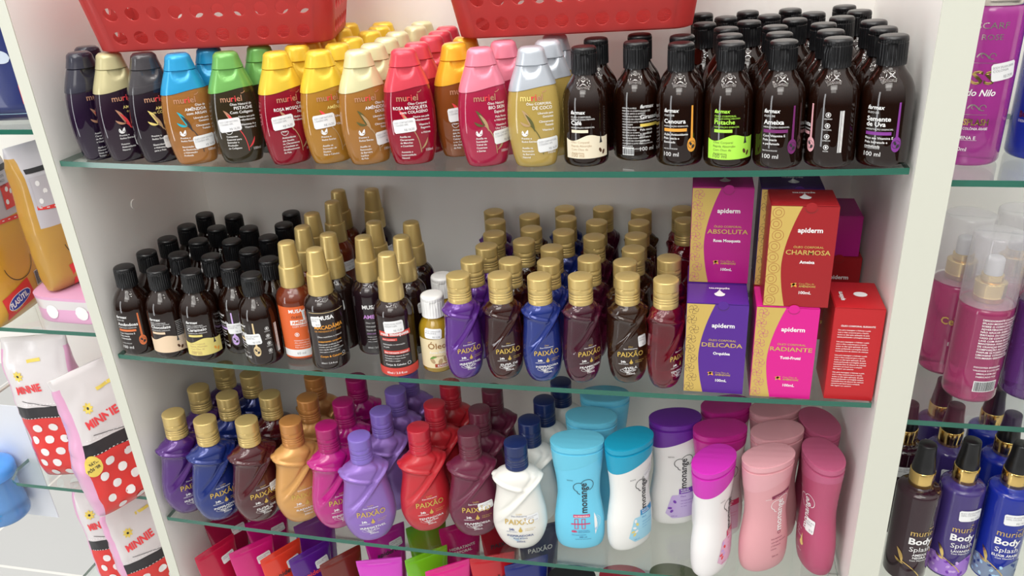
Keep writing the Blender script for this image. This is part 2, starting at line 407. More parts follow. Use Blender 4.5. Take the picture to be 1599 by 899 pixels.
# spray bottle with a two-step gold cap
S_P = Prof([(0, .0172), (.0006, .0190), (.0025, .0201), (.006, .0204), (.068, .0204), (.074, .0196), (.079, .0170), (.082, .0142), (.0845, .0122), (.088, .0118)])
S_BODY = ring_mesh('spray_bottle_body', S_P, [0, .0003, .0006, .0015, .0025, .004, .006, .02, .04, .06, .068, .071, .074, .0765, .079, .0805, .082, .0845, .088], 40)
S_P2 = Prof([(.084, .0128), (.0845, .0131), (.1055, .0121), (.1066, .0117), (.1072, .0108)])
S_COL = ring_mesh('gold_collar', S_P2, [.084, .0843, .0848, .09, .10, .1055, .1061, .1066, .1070, .1072], 40, sharp=60)
S_P3 = Prof([(.1072, .0106), (.1305, .0088), (.1319, .0083), (.1326, .0070)])
S_CAP = ring_mesh('gold_spray_cap', S_P3, [.1072, .1076, .115, .123, .1305, .1313, .1319, .1324, .1326], 40, bottom=False, sharp=60)
# small flask with white cap
O_P = Prof([(0, .0150), (.0006, .0163), (.002, .0170), (.044, .0172), (.050, .0164), (.055, .0140), (.059, .0112), (.062, .0104), (.064, .0104)])
O_BODY = ring_mesh('flask_body', O_P, [0, .0003, .0006, .002, .01, .02, .03, .044, .047, .050, .0525, .055, .057, .059, .062, .064], 36)
O_CAP = rib_cap('ribbed_white_cap', .0122, .0615, .0848, .0790, 26)
# pear-shaped bottle with draped swirl ridges (small oil, large lotion)
def swirl_bottle(name, tab, zs, shoulder, amp, wid):
    P = Prof(tab, 2.05)
    def edge(d, w_): return math.exp(-(d / (w_ * (.6 if d > 0 else 1.5))) ** 2)      # crisp upper lip, soft lower flank
    def dp(p, u, w, z, rx, ry):
        sg = 1 if w <= 0 else -1
        uu = u * sg; t = z / shoulder
        d = Vector((p.x / rx ** 2, p.y / ry ** 2, 0)).normalized()
        fade = max(0, min(1, (uu + .95) / .35)); k = max(0, min(1, (1.08 - t) / .1))
        a = amp * fade * k * (.55 + .45 * max(0, min(1, (uu + .6)))) * edge(t - (.70 + .31 * uu - .05 * uu * uu), wid)
        if uu < .45: a += amp * .85 * k * max(0, min(1, (.45 - uu) / .3)) * edge(t - (.872 - .07 * uu), wid * .85)
        a -= amp * .45 * math.exp(-((t - (.775 + .31 * uu)) / (wid * 1.1)) ** 2) * fade * k
        return p + d * a
    return P, ring_mesh(name, P, zs, 80, disp=dp, sharp=80)
P_P, P_BODY = swirl_bottle('swirl_oil_bottle_body', [(0, .0085, .0075), (.0015, .0128, .0108), (.005, .0155, .0128), (.012, .0182, .0146), (.028, .0203, .0160), (.045, .0196, .0158), (.062, .0181, .0151), (.072, .0177, .0149), (.079, .0178, .0149), (.083, .0160, .0138), (.086, .0125, .0118), (.0875, .0108, .0108), (.090, .0106, .0106)],
    [0, .0003, .0008, .0015, .003, .005, .008, .012, .017, .022] + lin(.027, .087, 56) + [.0885, .090], .083, .0023, .028)
Q_P, Q_BODY = swirl_bottle('swirl_lotion_bottle_body', [(0, .0110, .0085), (.0018, .0168, .0122), (.006, .0215, .0150), (.015, .0265, .0176), (.033, .0312, .0196), (.052, .0300, .0192), (.070, .0266, .0180), (.084, .0245, .0172), (.094, .0256, .0174), (.1005, .0254, .0170), (.1045, .0215, .0156), (.108, .0150, .0136), (.1105, .0121, .0121), (.114, .0119, .0119)],
    [0, .0004, .001, .0018, .0035, .006, .010, .015, .021, .027] + lin(.033, .1105, 66) + [.112, .114], .104, .0037, .027)
def flip_cap(name, r, z0, z1, lid):
    gr = [z0 + (lid - z0) * f for f in (.30, .46, .62)]
    P = Prof([(z0, r), (z1 - .0012, r * 1.0), (z1 - .0004, r * .96), (z1, r * .86)])
    def dp(p, u, w, z, rx, ry):
        d = Vector((p.x, p.y, 0)).normalized()
        if abs(z - lid) < 1e-5: return p - d * .0006
        if any(abs(z - g) < 1e-6 for g in gr): return p - d * .00035
        if w < 0 and abs(p.x) < r * .42 and lid - .0022 < z < lid: return p - d * .0007
        return p
    return ring_mesh(name, P, [z0, z0 + .0003] + [g + d for g in gr for d in (-.0004, 0, .0004)] + [lid - .0024, lid - .0015, lid - .0004, lid, lid + .0004, z1 - .0025, z1 - .0012, z1 - .0007, z1 - .0003, z1], 44, disp=dp, sharp=50)
P_CAP = flip_cap('flip_cap', .0119, .0868, .1140, .1035)
Q_CAP = flip_cap('flip_cap_large', .0130, .1115, .1430, .1305)
# waisted lotion bottle with slanted disc-top cap
N_P = Prof([(0, .0215, .0128), (.0008, .0242, .0145), (.003, .0262, .0158), (.015, .0284, .0174), (.035, .0286, .0178), (.055, .0260, .0168), (.074, .0238, .0158), (.095, .0248, .0164), (.110, .0268, .0174), (.132, .0290, .0187), (.1424, .0293, .0189)], 2.15)
def n_seam(u): return .1170 + .0085 * u
N_BODY = ring_mesh('waisted_bottle_body', N_P, [0, .0003, .0008, .0018, .003, .006, .010, .015, .022, .029, .036, .043, .050, .057, .064, .071, .078, .085, .092, .099, .105, .120], 56, zfun=lambda u, y, z: z if z < .104 else (n_seam(u) - .0002 if z > .11 else min(z, n_seam(u) - .001)))
def n_cap_z(u, y, z):
    s = n_seam(u); return s + (z - .110) / .0215 * (.1315 - s) if z < .1315 else z
def n_cap_disp(p, u, w, z, rx, ry):
    d = Vector((p.x / rx ** 2, p.y / ry ** 2, 0)).normalized()
    if abs(z - .1347) < .0009: return p - d * .0016 * (1 if w < .3 else .3)
    if z > .1420: return p - d * .0012
    return p + d * .0002
N_CAP = ring_mesh('disc_top_cap', N_P, [.110, .1145, .119, .1235, .128, .1315, .1335, .1340, .1345, .1350, .1354, .1365, .139, .1412, .1419, .1422, .1424], 56, zfun=n_cap_z, disp=n_cap_disp, bottom=False)
# large body splash bottle with gold neck and spray head
B_P = Prof([(0, .0180), (.0008, .0200), (.003, .0210), (.108, .0212), (.1115, .0205), (.1135, .0180), (.1155, .0120), (.118, .0105)])
B_BODY = ring_mesh('splash_bottle_body', B_P, [0, .0004, .0008, .0018, .003, .02, .05, .08, .108, .1100, .1115, .1126, .1135, .1148, .1155, .118], 44)
B_COL = ring_mesh('splash_collar', Prof([(.1165, .0117), (.117, .0119), (.1335, .0119), (.134, .0116)]), [.1165, .1167, .117, .125, .1335, .1338, .134], 40, sharp=60)
B_CAP = ring_mesh('splash_head', Prof([(.134, .0110), (.1345, .0112), (.152, .0090), (.163, .0084), (.1645, .0080), (.165, .0070)]), [.134, .1342, .1345, .143, .152, .158, .163, .1638, .1645, .165], 40, sharp=60)

# ---------------------------------------------------------------- what is printed on each bottle
copper = mat('ink_copper', (.72, .38, .24), .3, metal=.5); ink_red = mat('ink_red', (.80, .06, .07), .4); ink_teal = mat('ink_teal', (.02, .40, .50), .4)
ink_gilt = mat('ink_gilt', (.80, .66, .22), .4); ink_olive = mat('ink_olive', (.10, .10, .03), .45); ink_tan = mat('ink_tan', (.45, .30, .16), .45)
def seq(p, parts, u, v, size, bold=0.):
    for t, m in parts:
        V, F, x0, x1 = text2d(t, bold, 0., 1.); p.text(t, u, v, size, m, bold=bold); u += (x1 - x0) * size + size * .07
M_TXT = {  # small line, name lines, name ink, lower-left block, sticker (u, v) or None, leaf ink pair, claim lines, icon
 'navy': ('Óleo da', ['AMÊNDOA', 'com ROSA'], 'ink_white', ['Auxilia no', 'Clareamento', 'de Manchas', 'e Cicatrizes', '', 'Ajuda a', 'Prevenir', 'Sinais do', 'Tempo'], None, ('ink_copper', 'ink_red'), ['Liberado para', 'Gestantes'], 0),
 'beige': ('Óleo da', ['AMÊNDOA', 'com AVELÃ'], 'ink_gilt', ['Previne e', 'Reduz Estrias', '', 'Potente', 'Antioxidante', 'Natural'], (.0125, .0225), ('ink_copper', 'ink_red'), ['Liberado para', 'Gestantes', 'Clinicamente', 'Testado', 'Vitamina E'], 1),
 'grey': ('Óleo da', ['AMÊNDOA', 'com COLÁGENO'], 'ink_gilt', ['Previne e', 'Reduz Estrias', '', 'Elasticidade', 'e Hidratação', 'para a Pele'], (.0095, .0215), ('ink_gilt', 'ink_tan'), ['Liberado para', 'Gestantes', 'Clinicamente', 'Testado', 'Vitamina E'], 0),
 'blue': ('Óleo de', ['AMÊNDOA', 'com ARGAN'], 'ink_white', ['Previne e', 'Reduz Estrias', '', 'Renovação', 'da Elasticidade', 'e Hidratação', 'Profunda'], (.0105, .0225), ('ink_teal', 'ink_dark'), ['Liberado para', 'Gestantes', 'Clinicamente', 'Testado'], 1),
 'green': ('Óleo Natural de', ['PISTACHE', 'Com Colágeno'], 'ink_white', ['Composto', 'Essencial para', 'Estimular a', 'Produção', 'de Colágeno'], (-.0070, .0385), ('ink_copper', 'ink_red'), ['Nutre sua pele', 'Profundamente', 'Vitaminas A e', 'Vitamina C'], 2),
 'yellowred': ('Óleo de', ['ROSA MOSQUETA', 'Natural'], 'ink_white', ['Antioxidante', 'que Auxilia', 'no Clareamento', 'e Combate ao', 'Envelhecimento', 'da Pele'], (-.0090, .0420), ('ink_copper', 'ink_tan'), ['Nutre sua pele', 'Profundamente'], 2),
 'yellowamber': ('Óleo de', ['AMÊNDOA', 'Doces'], 'ink_gilt', ['Previne e', 'Reduz Estrias', '', 'Auxilia na', 'Formação de', 'Elastina', 'Pele e Cabelos'], (-.0075, .0420), ('ink_red', 'ink_tan'), ['Liberado para', 'Gestantes', 'Clinicamente', 'Testado'], 1),
 'cream': ('Óleo de', ['AMÊNDOA', 'DOCES'], 'ink_white', ['Previne e', 'Reduz Estrias', '', 'Auxilia na', 'Renovação', 'da Barreira', 'Lipídica', 'da Pele'], (.0150, .0250), ('ink_olive', 'ink_tan'), ['Liberado para', 'Gestantes', 'Clinicamente', 'Testado'], 1),
 'red': ('Óleo Corporal', ['ROSA MOSQUETA', 'com COLÁGENO'], 'ink_white', ['Auxilia no', 'Clareamento', 'de Manchas', 'e Cicatrizes', '', 'Aumenta a', 'Luminosidade', 'Natural'], (-.0064, .0380), ('ink_red', 'ink_tan'), ['Nutre sua pele', 'Profundamente', 'Vitamina E', 'Regenera', 'e Hidrata'], 0),
 'orange': ('Óleo Natural', ['SEMENTE', 'DE UVA'], 'ink_white', ['Antioxidante', 'que Auxilia', 'na Renovação', 'Celular', 'e no Combate', 'dos Sinais', 'da Pele'], (-.0045, .0420), ('ink_red', 'ink_tan'), ['Nutre sua pele'], 2),
 'pink': ('Óleo Natural', ['BIO SKIN', 'Especial'], 'ink_white', ['Auxilia na', 'Suavização', 'Visível de', 'Cicatrizes', 'e Estrias'], (.0155, .0275), ('ink_olive', 'ink_tan'), ['Pele Firme', 'e Hidratada', 'Vitamina E', 'Uso Diário'], 1),
 'silver': ('Óleo CORPORAL', ['DE COCO'], 'ink_white', ['Previne e', 'Reduz Estrias', '', 'Auxilia na', 'Renovação', 'da Barreira', 'Natural'], (.0130, .0210), ('ink_tan', 'ink_olive'), ['Liberado para', 'Gestantes', 'Clinicamente', 'Testado', 'Vitamina E'], 1),
}
def leaf(p, u, v, u2, v2, bend, w, m, layer=1):
    cu, cv = (u + u2) / 2 - (v2 - v) * bend, (v + v2) / 2 + (u2 - u) * bend
    p.bez((u, v), (cu, cv), (u2, v2), lambda t: w * math.sin(math.pi * min(.999, max(.001, t))) ** .8, m, 10, layer)
def print_m(root, key):
    small, name, ink, low, st, lf, claim, icon = M_TXT[key]; p = Print(); S_ = M_P.surf
    seq(p, [('mu', copper if key != 'silver' else ink_gilt), ('r', ink_red), ('i', ink_red), ('e', copper), ('l', copper)], -.0112, .0602, .0080, .012)
    p.bez((.0085, .0672), (.0112, .0670), (.0128, .0690), .0003, copper, 6)
    p.text(small, .0175, .0565, .0031, align='r', bold=.008)
    for i, t in enumerate(name): p.text(t, .0178, .0525 - i * .0037, .0041 if i == 0 else .0036, ink, 'r', bold=.012)
    v = .0525 - len(name) * .0037 - .0005
    for i, t in enumerate(claim): p.text(t, .0188, v - i * .0030 - (i // 2) * .0014, .0027, align='r', bold=.01)
    leaf(p, -.0105, .0525, -.0035, .0385, .20, .0016, lf[0]); leaf(p, -.0125, .0425, -.0030, .0385, -.25, .0012, lf[0]); leaf(p, -.0075, .0490, .0005, .0330, .15, .0013, lf[1], 2)
    p.bez((-.0030, .0385), (.0070, .0300), (.0072, .0120), .00035, lf[1], 12); leaf(p, .0075, .0150, .0150, .0255, -.2, .0009, lf[1])
    if icon == 1:
        p.ring(-.0085, .0322, .0027, .0031, ink_white, 150, 400); p.strip(-.0112, -.0058, lambda t: .0322 - .0028 * math.sqrt(max(0, 1 - (2 * t - 1) ** 2)), lambda t: .0312 + .0006 * math.sin(t * 6), ink_white, 12, 1, layer=2)
        leaf(p, -.0087, .0312, -.0105, .0345, .3, .0007, ink_white, 2); leaf(p, -.0087, .0312, -.0058, .0352, -.3, .0010, ink_white, 2)
    if icon == 2:
        for d in (-40, 0, 40): p.ring(-.0085 + d * .00005, .0315, .0018, .0022, ink_white, 30, 150, 10)
        p.ring(-.0085, .0330, .0032, .0036, ink_white, 190, 350, 14)
    p.lines(low, -.0118, .0265 if icon else .0270, .0025, .0029, bold=.012)
    p.text('100ml', .0205, .0125, .0038, align='r')
    p.build('front_print', S_, root)
    if st: sticker(S_, root, st[0], st[1], .0215, .0125, 5)
lime = mat('ink_lime', (.42, .82, .08), .5); cream_i = mat('ink_cream', (.80, .72, .55), .5); ink_orange = mat('ink_orange', (.80, .35, .05), .5); ink_purple = mat('ink_purple', (.22, .04, .29), .5)
ink_plum = mat('ink_plum', (.17, .02, .14), .5); ink_rose = mat('ink_rose', (.80, .42, .46), .5); ink_yellow = mat('ink_yellow', (.80, .62, .12), .5); ink_sand = mat('ink_sand', (.72, .55, .30), .5)
ink_copperred = mat('ink_copper_red', (.70, .18, .06), .5); ink_lilac = mat('ink_lilac', (.58, .40, .75), .5); ink_paleyel = mat('ink_pale_yellow', (.72, .62, .20), .5); ink_peach = mat('ink_peach', (.78, .60, .42), .5)
F_TXT = {  # name lines, accent ink, style, claims
 'coffee': (['Café'], cream_i, 'splash', ['Óleo Corporal', 'Rápida Absorção', 'Com Óleo de', 'Amêndoas']),
 'sunflower': (['Girassol'], ink_yellow, 'text', ['Pele macia', 'e saudável', 'Hidrata e', 'perfuma']),
 'carrot': (['Cenoura'], ink_orange, 'spoon', ['Ação Antioxidante', 'Pele macia e', 'iluminada']),
 'lime': (['Pistache'], lime, 'splash', ['Óleo Corporal', 'Rápida Absorção', 'Com Óleo de', 'Amêndoas']),
 'plum': (['Ameixa'], ink_plum, 'spoon', ['Com Vitamina E', 'Pele macia', 'e perfumada']),
 'rose': (['Rosa', 'Mosqueta'], ink_rose, 'spoonicons', ['Hidratante', 'e renovação', 'natural']),
 'grape': (['Semente', 'de Uva'], ink_purple, 'spoon', ['Rico em Vitamina E', 'Pele hidratada e', 'revitalizada']),
 'copperspoon': (['Amêndoas'], ink_copperred, 'spoon', ['Com Vitamina E', 'Pele macia', 'e hidratada']),
 'chocolate': (['Chocolate'], ink_peach, 'splash2', ['Óleo Corporal', 'Rápida Absorção', 'Com Óleo de', 'Amêndoas']),
 'caramel': (['Caramelo'], ink_paleyel, 'splash', ['Óleo Corporal', 'Rápida Absorção', 'Com Óleo de', 'Amêndoas']),
 'lilac': (['Lavanda'], ink_lilac, 'spoonicons', ['Hidratante', 'e relaxante', 'natural']),
 'tan': (['Argan'], ink_sand, 'spoonicons', ['Hidratante', 'e nutritivo', 'natural']),
}
def barcode(p, u, v, w, h, m=None, bgm=None):
    if bgm: p.strip(u - w / 2 - .0008, u + w / 2 + .0008, v - .0008, v + h + .0008, bgm, 8, 2, layer=1)
    rnd = random.Random(3); x = u - w / 2
    while x < u + w / 2:
        d = rnd.choice((.0003, .0005, .0007)); p.strip(x, x + d, v, v + h, m or ink_dark, 1, 3, layer=2); x += d + rnd.choice((.0003, .0005))
def print_f(root, key):
    name, ac, style, claims = F_TXT[key]; p = Print(); S_ = F_P.surf
    L = -.0135
    tm = ac if key == 'lime' else ink_white
    if style == 'spoonicons': L = -.0225
    p.text('farmax', L, .0478, .0045, tm, bold=.02, shear=.25); p.text('ÓLEO DE' if 'splash' not in style else 'ÓLEO CORPORAL', L, .0445, .0022, tm)
    if 'splash' in style: p.text('HIDRATAÇÃO INTENSA E PERFUMADA', L, .0425, .0018, tm, width=.021)
    for i, t in enumerate(name): p.text(t, L, .0385 - i * .0042, .0052, tm, bold=.02)
    v = .0385 - len(name) * .0042
    p.text('HIDRATAÇÃO ESSENCIAL', L, v + .0012, .0018, tm)
    p.strip(L, L + (.0195 if 'splash' not in style else .015), v - .0028, v - .0002, ac, 10, 2)
    if 'splash' in style:
        p.strip(-.0195, .0215, .0085, lambda t: .0270 - .0030 * math.sin((t * 1.25 + .05) * 2 * math.pi) * (1 - .4 * t) + .006 * max(0, t - .72), ac, 24, 3)
        p.bez((.0128, .0310), (.0130, .0270), (.0132, .0215), lambda t: .0004 + .0011 * t ** 3, ink_dark, 8, 2)
        if style == 'splash': p.lines(claims, -.0140, .0222, .0027, .0032, ink_tan if key != 'lime' else ink_olive); p.text('100 ml', -.0140, .0098, .0046, ink_tan if key != 'lime' else ink_olive)
        brown = mat('ink_bean', (.09, .035, .015), .5)
        for (a, b, r_) in ((.0125, .0150, 25), (.0160, .0130, -20)): p.oval(a, b, .0013, .0022, brown if key != 'caramel' else ink_orange, r_, 2)
        if style == 'splash2':
            p.lines(['HIDRATAÇÃO E PERFUME', 'DURADOURO PARA O CORPO', 'MODO DE USAR APLIQUE', 'SOBRE A PELE ÚMIDA', 'APÓS O BANHO', 'CONSERVE EM LOCAL', 'FRESCO E SECO'] * 2, .0135, .0440, .0016, .0022)
    else:
        p.lines(claims, L, v - .0062, .0027, .0033, bold=.01); p.text('100 ml', L, .0100, .0052)
        p.text('PARA TODOS OS TIPOS DE PELE', L, .0160, .0016, width=.012)
    if style.startswith('spoon'):
        su = .0105 if style == 'spoon' else -.0010
        p.ribbon([(su, .0530 - .0025 * i) for i in range(12)], lambda t: .00075 + .0003 * t, ac); p.oval(su, .0195, .0040, .0062, ac, 0, 1, 14)
        p.oval(su - .0010, .0205, .0011, .0016, ink_dark, 30, 2, 6); p.oval(su + .0012, .0180, .0012, .0017, ink_dark, -25, 2, 6); p.ring(su, .0195, .0030, .0033, ink_dark)
    if style == 'spoonicons':
        for i, t in enumerate(('VEGANO', 'NATURAL', 'LIVRE DE', 'GOTA')):
            vv = .0450 - i * .0088; p.ring(.0125, vv, .0016, .0020, ink_white); p.oval(.0125, vv, .0008, .0010, ink_white); p.text(t, .0125, vv - .0038, .0015, align='c')
        barcode(p, .0228, .014, .0032, .034, ink_white)
    if style == 'text':
        p.lines(['HIDRATA A PELE', 'PERFUMA O CORPO', 'APLIQUE APÓS O BANHO', 'MANTENHA FORA DO', 'ALCANCE DE CRIANÇAS', 'VALIDADE E LOTE VIDE', 'EMBALAGEM', 'INDUSTRIA BRASILEIRA'] * 2, -.0300, .0475, .0018, .0024)
        barcode(p, -.0250, .0070, .0105, .0055, ink_dark, paper)
    p.build('front_print', S_, root)
    if key in ('lilac', 'tan'): sticker(S_, root, .001 if key == 'lilac' else -.004, .0340, .0185, .0125, 6, ('OLEO CORP FARMAX', '100ML'), 'R$ 13,90')
mus_or = mat('ink_band_orange', (.72, .13, .03), .5); mus_rd = mat('ink_band_red', (.60, .06, .045), .5); ink_viol = mat('ink_violet', (.62, .30, .72), .5)
def print_s(root, key):
    p = Print(); S_ = S_P.surf
    if key == 'orange':
        p.strip(-.030, .030, .004, .066, mus_or, 30, 3); p.strip(-.030, .030, .006, .0145, ink_white, 30, 2, layer=2)
        p.text('MUSA', -.0150, .0590, .0055, bold=.03); p.text('ÓLEO DE', -.0130, .0525, .0038, ink_dark, layer=3); p.strip(-.0150, .0130, .0445, .0500, ink_white, 10, 2, layer=2); p.text('AMÊNDOAS', -.0135, .0458, .0046, ink_copperred, bold=.03, layer=3)
        p.text('COM VITAMINA E', -.0135, .0415, .0030); p.ring(-.0100, .0330, .0018, .0024, ink_white); p.oval(-.0100, .0330, .0009, .0013, ink_white)
        p.lines(['Hidratação e maciez', 'Alta absorção para o', 'corpo e os cabelos', 'Pele macia e perfumada'], -.0140, .0250, .0023, .0028); p.text('60 ml', -.0130, .0088, .0042, ink_grey, layer=3); sticker(S_, root, .0075, .0560, .0180, .0120, 4, ('OLEO MUSA 60ML', 'AMENDOAS'), 'R$ 14,90')
    elif key == 'macadamia':
        p.strip(-.020, .020, .0685, .0690, ink_sand, 16, 1); p.text('MUSA', -.0100, .0610, .0062, bold=.035); p.text('MACADÂMIA', -.0155, .0500, .0062, ink_orange, bold=.02, width=.031); p.text('DE MANDIOCA E CEREJA', -.0155, .0465, .0026, ink_orange)
        p.text('Óleo nutritivo e natural', -.0135, .0400, .0027); p.text('tratamento corporal', -.0135, .0345, .0030, ink_orange, bold=.02); p.lines(['Hidratação profunda da pele', 'e brilho para os cabelos,', 'com rápida absorção e toque', 'seco para o corpo todo'], -.0135, .0310, .0022, .0029)
        p.text('Corpo & Cabelos', -.0135, .0165, .0032, ink_orange, bold=.02); p.text('60ml / 2.0 fl.oz', -.0135, .0085, .0028); p.strip(.0090, .0150, .0145, .0150, ink_sand, 4, 1); p.ring(.0120, .0180, .0014, .0018, ink_white); sticker(S_, root, -.0130, .0590, .0100, .0120, 3, ('OLEO MUSA', '60ML'), 'R$ 14,90')
    elif key == 'violet':
        p.text('MUSA', -.0120, .0570, .0062, bold=.035); p.text('AMEIXA', -.0120, .0455, .0062, ink_viol, bold=.03); p.lines(['Óleo nutritivo', 'Hidratação e brilho', 'Rápida absorção'], -.0100, .0395, .0026, .0045); p.text('óleo corporal', -.0100, .0265, .0028, ink_viol); p.lines(['Nutre e perfuma a pele', 'e os cabelos com toque', 'seco e aveludado'], -.0100, .0225, .0022, .0028); p.text('60ml / 2.0 fl.oz', -.0110, .0090, .0028)
    else:
        p.strip(-.026, .026, .0020, .0120, mus_rd, 26, 2); p.text('60ml / 2.0 fl.oz', -.0130, .0050, .0036, bold=.01); p.strip(-.017, .017, .0490, .0545, mus_rd, 16, 2); p.text('rosa mosqueta', -.0150, .0500, .0052, bold=.03, width=.030)
        p.strip(-.014, .002, .0440, .0470, mus_rd, 8, 2); p.text('óleo nutritivo', -.0135, .0447, .0024); p.lines(['Hidratação e renovação', 'da pele'], -.0135, .0390, .0024, .0030)
        p.strip(-.014, .014, .0285, .0325, mus_rd, 14, 2); p.text('óleo hidratante corporal', -.0130, .0294, .0028, bold=.02, width=.025); p.lines(['Com extrato natural de rosa', 'mosqueta e toque macio', 'para todo o corpo'], -.0135, .0255, .0022, .0028); p.text('Corpo & Cabelos', -.0130, .0150, .0030, bold=.01); p.ring(.0120, .0160, .0016, .0020, ink_white); sticker(S_, root, 0, .0600, .0200, .0135, 3, ('OLEO MUSA ROSA', 'MOSQUETA 60ML'), 'R$ 15,90')
    p.build('front_print', S_, root)
lab_cr = mat('label_cream', (.78, .66, .42), .55); ink_brown = mat('ink_brown', (.28, .13, .03), .5)
def print_o(root, key):
    p = Print(); S_ = O_P.surf
    p.strip(-.022, .022, .006, .040, lab_cr, 24, 3); p.text('Óleo', 0, .0290, .0095, ink_brown, 'c', bold=.01, layer=3); p.text('Extra Puro', 0, .0235, .0038, ink_white, 'c', bold=.01, shear=.2, layer=3); p.text('AMÊNDOAS', 0, .0195, .0022, ink_brown, 'c', layer=3)
    for a, b, r_ in ((-.006, .0150, 30), (.002, .0135, -20), (.0075, .0160, 10)): p.oval(a, b, .0022, .0038, ink_tan, r_, 2)
    leaf(p, -.0085, .017, -.001, .0195, .2, .0012, mat('ink_leaf', (.12, .30, .05), .5), 3); p.strip(-.004, .0125, .0070, .0112, mat('ink_brick', (.35, .05, .02), .5), 8, 2, layer=2); p.text('RAÍZES', .0040, .0078, .0034, align='c', bold=.02, layer=3)
    p.build('front_label', S_, root); sticker(S_, root, -.0030, .0465, .0175, .0110, -5, ('OLEO AMENDOAS', 'RAIZES'), 'R$ 15,90')
PX = {'violet': ('IRRESISTÍVEL', 'Flor de Lis'), 'mahogany': ('FLOR DE', 'BAUNILHA'), 'blue': ('INSPIRADORA', 'Rosa Branca'), 'plum': ('FRAMBOESA', 'NEGRA'), 'brown': ('AVELÃ', 'E CACAU'), 'ruby': ('TENTADORA', 'Amora'),
      'gold': ('RADIANTE', 'Baunilha'), 'magenta': ('ENVOLVENTE', 'Cereja'), 'lilac': ('IRRESISTÍVEL', 'Flor de Lis'), 'red': ('TENTADORA', 'Amora Rubi'), 'white': ('INSPIRADORA', 'Rosa Branca')}
ink_navy = mat('ink_navy', (.03, .06, .22), .5); ink_sky = mat('ink_sky', (.40, .62, .82), .5); ink_goldtxt = mat('ink_gold_text', (.62, .43, .10), .4, metal=.25)
def print_pq(root, key, big):
    P_ = Q_P if big else P_P; k = 1.0 if big else .76; p = Print(); S_ = P_.surf; v0 = .0435 if big else .0345
    im = ink_navy if key == 'white' else ink_white; bg_ = {'white': ink_sky, 'gold': ink_tan}.get(key, None)
    p.text('Loção' if big else 'Óleo', 0, v0 + .0135 * k, .0026 * k * 1.1, ink_goldtxt, 'c'); p.text('Deo-Hidratante', 0, v0 + .0105 * k, .0024 * k * 1.15, im, 'c')
    p.text('PAIXÃO', 0, v0, .0100 * k, ink_goldtxt, 'c', bold=.012, width=.034 * k)
    p.drop(.0005 * k, v0 - .0085 * k, .0023 * k, .0055 * k, ink_goldtxt); p.text('24h', -.0095 * k, v0 - .0085 * k, .0042 * k, im, 'c', bold=.03); p.text('HIDRATAÇÃO', -.0095 * k, v0 - .0112 * k, .0018 * k * 1.1, im, 'c')
    p.lines(['COM ÓLEO DE', 'AMÊNDOAS'], .0055 * k, v0 - .0070 * k, .0017 * k * 1.1, .0024 * k, ink_goldtxt)
    a, b = PX[key]; p.text(a, 0, v0 - .0180 * k, .0042 * k, im, 'c', bold=.015, width=min(.031, .0034 * len(a)) * k); p.text(b, 0, v0 - .0216 * k, .0032 * k, im, 'c', bold=.01); p.text('200mL' if big else '100mL', .0005, v0 - .0272 * k, .0038 * k * (1 if big else 1.15), im, 'c', bold=.01)
    fm = bg_ or im
    for j in range(5):                                              # line-drawn flower behind the name
        an = -.9 + j * .45; cu, cv = -.004 * k, v0 - .0245 * k
        p.bez((cu, cv), (cu + .013 * k * math.sin(an - .35), cv + .009 * k * math.cos(an - .35)), (cu + .011 * k * math.sin(an), cv + .008 * k * math.cos(an)), .00013, fm, 7, 1); p.bez((cu, cv), (cu + .013 * k * math.sin(an + .35), cv + .009 * k * math.cos(an + .35)), (cu + .011 * k * math.sin(an), cv + .008 * k * math.cos(an)), .00013, fm, 7, 1)
    p.build('front_print', lambda u, v, o=0: S_(u, v, o + .0003), root)
    if big and key in ('plum', 'white'): sticker(S_, root, .0115 if key == 'plum' else .0140, .0505, .0190, .0105, 6, ('LOCAO PAIXAO', '200ML'), 'R$ 15,50')
    if big and key in ('mahogany', 'magenta'): sticker(S_, root, .0140, .0520, .0120, .0120, 4, ('LOCAO', 'PAIXAO'), 'R$ 15,50')
    if not big and key == 'brown': sticker(S_, root, .0125, .0500, .0100, .0120, 4, ('OLEO PAIXAO', '100ML'), 'R$ 17,90')
ink_cyan = mat('ink_cyan_panel', (.36, .66, .82), .5); ink_blue = mat('ink_blue', (.02, .25, .55), .5); ink_panel_lil = mat('ink_lilac_panel', (.56, .44, .72), .5); ink_deep = mat('ink_deep_purple', (.18, .04, .42), .5)
ink_crim = mat('ink_crimson', (.62, .04, .14), .5); ink_pinkp = mat('ink_pink_panel', (.75, .45, .62), .5); ink_wine = mat('ink_wine', (.22, .02, .07), .5)
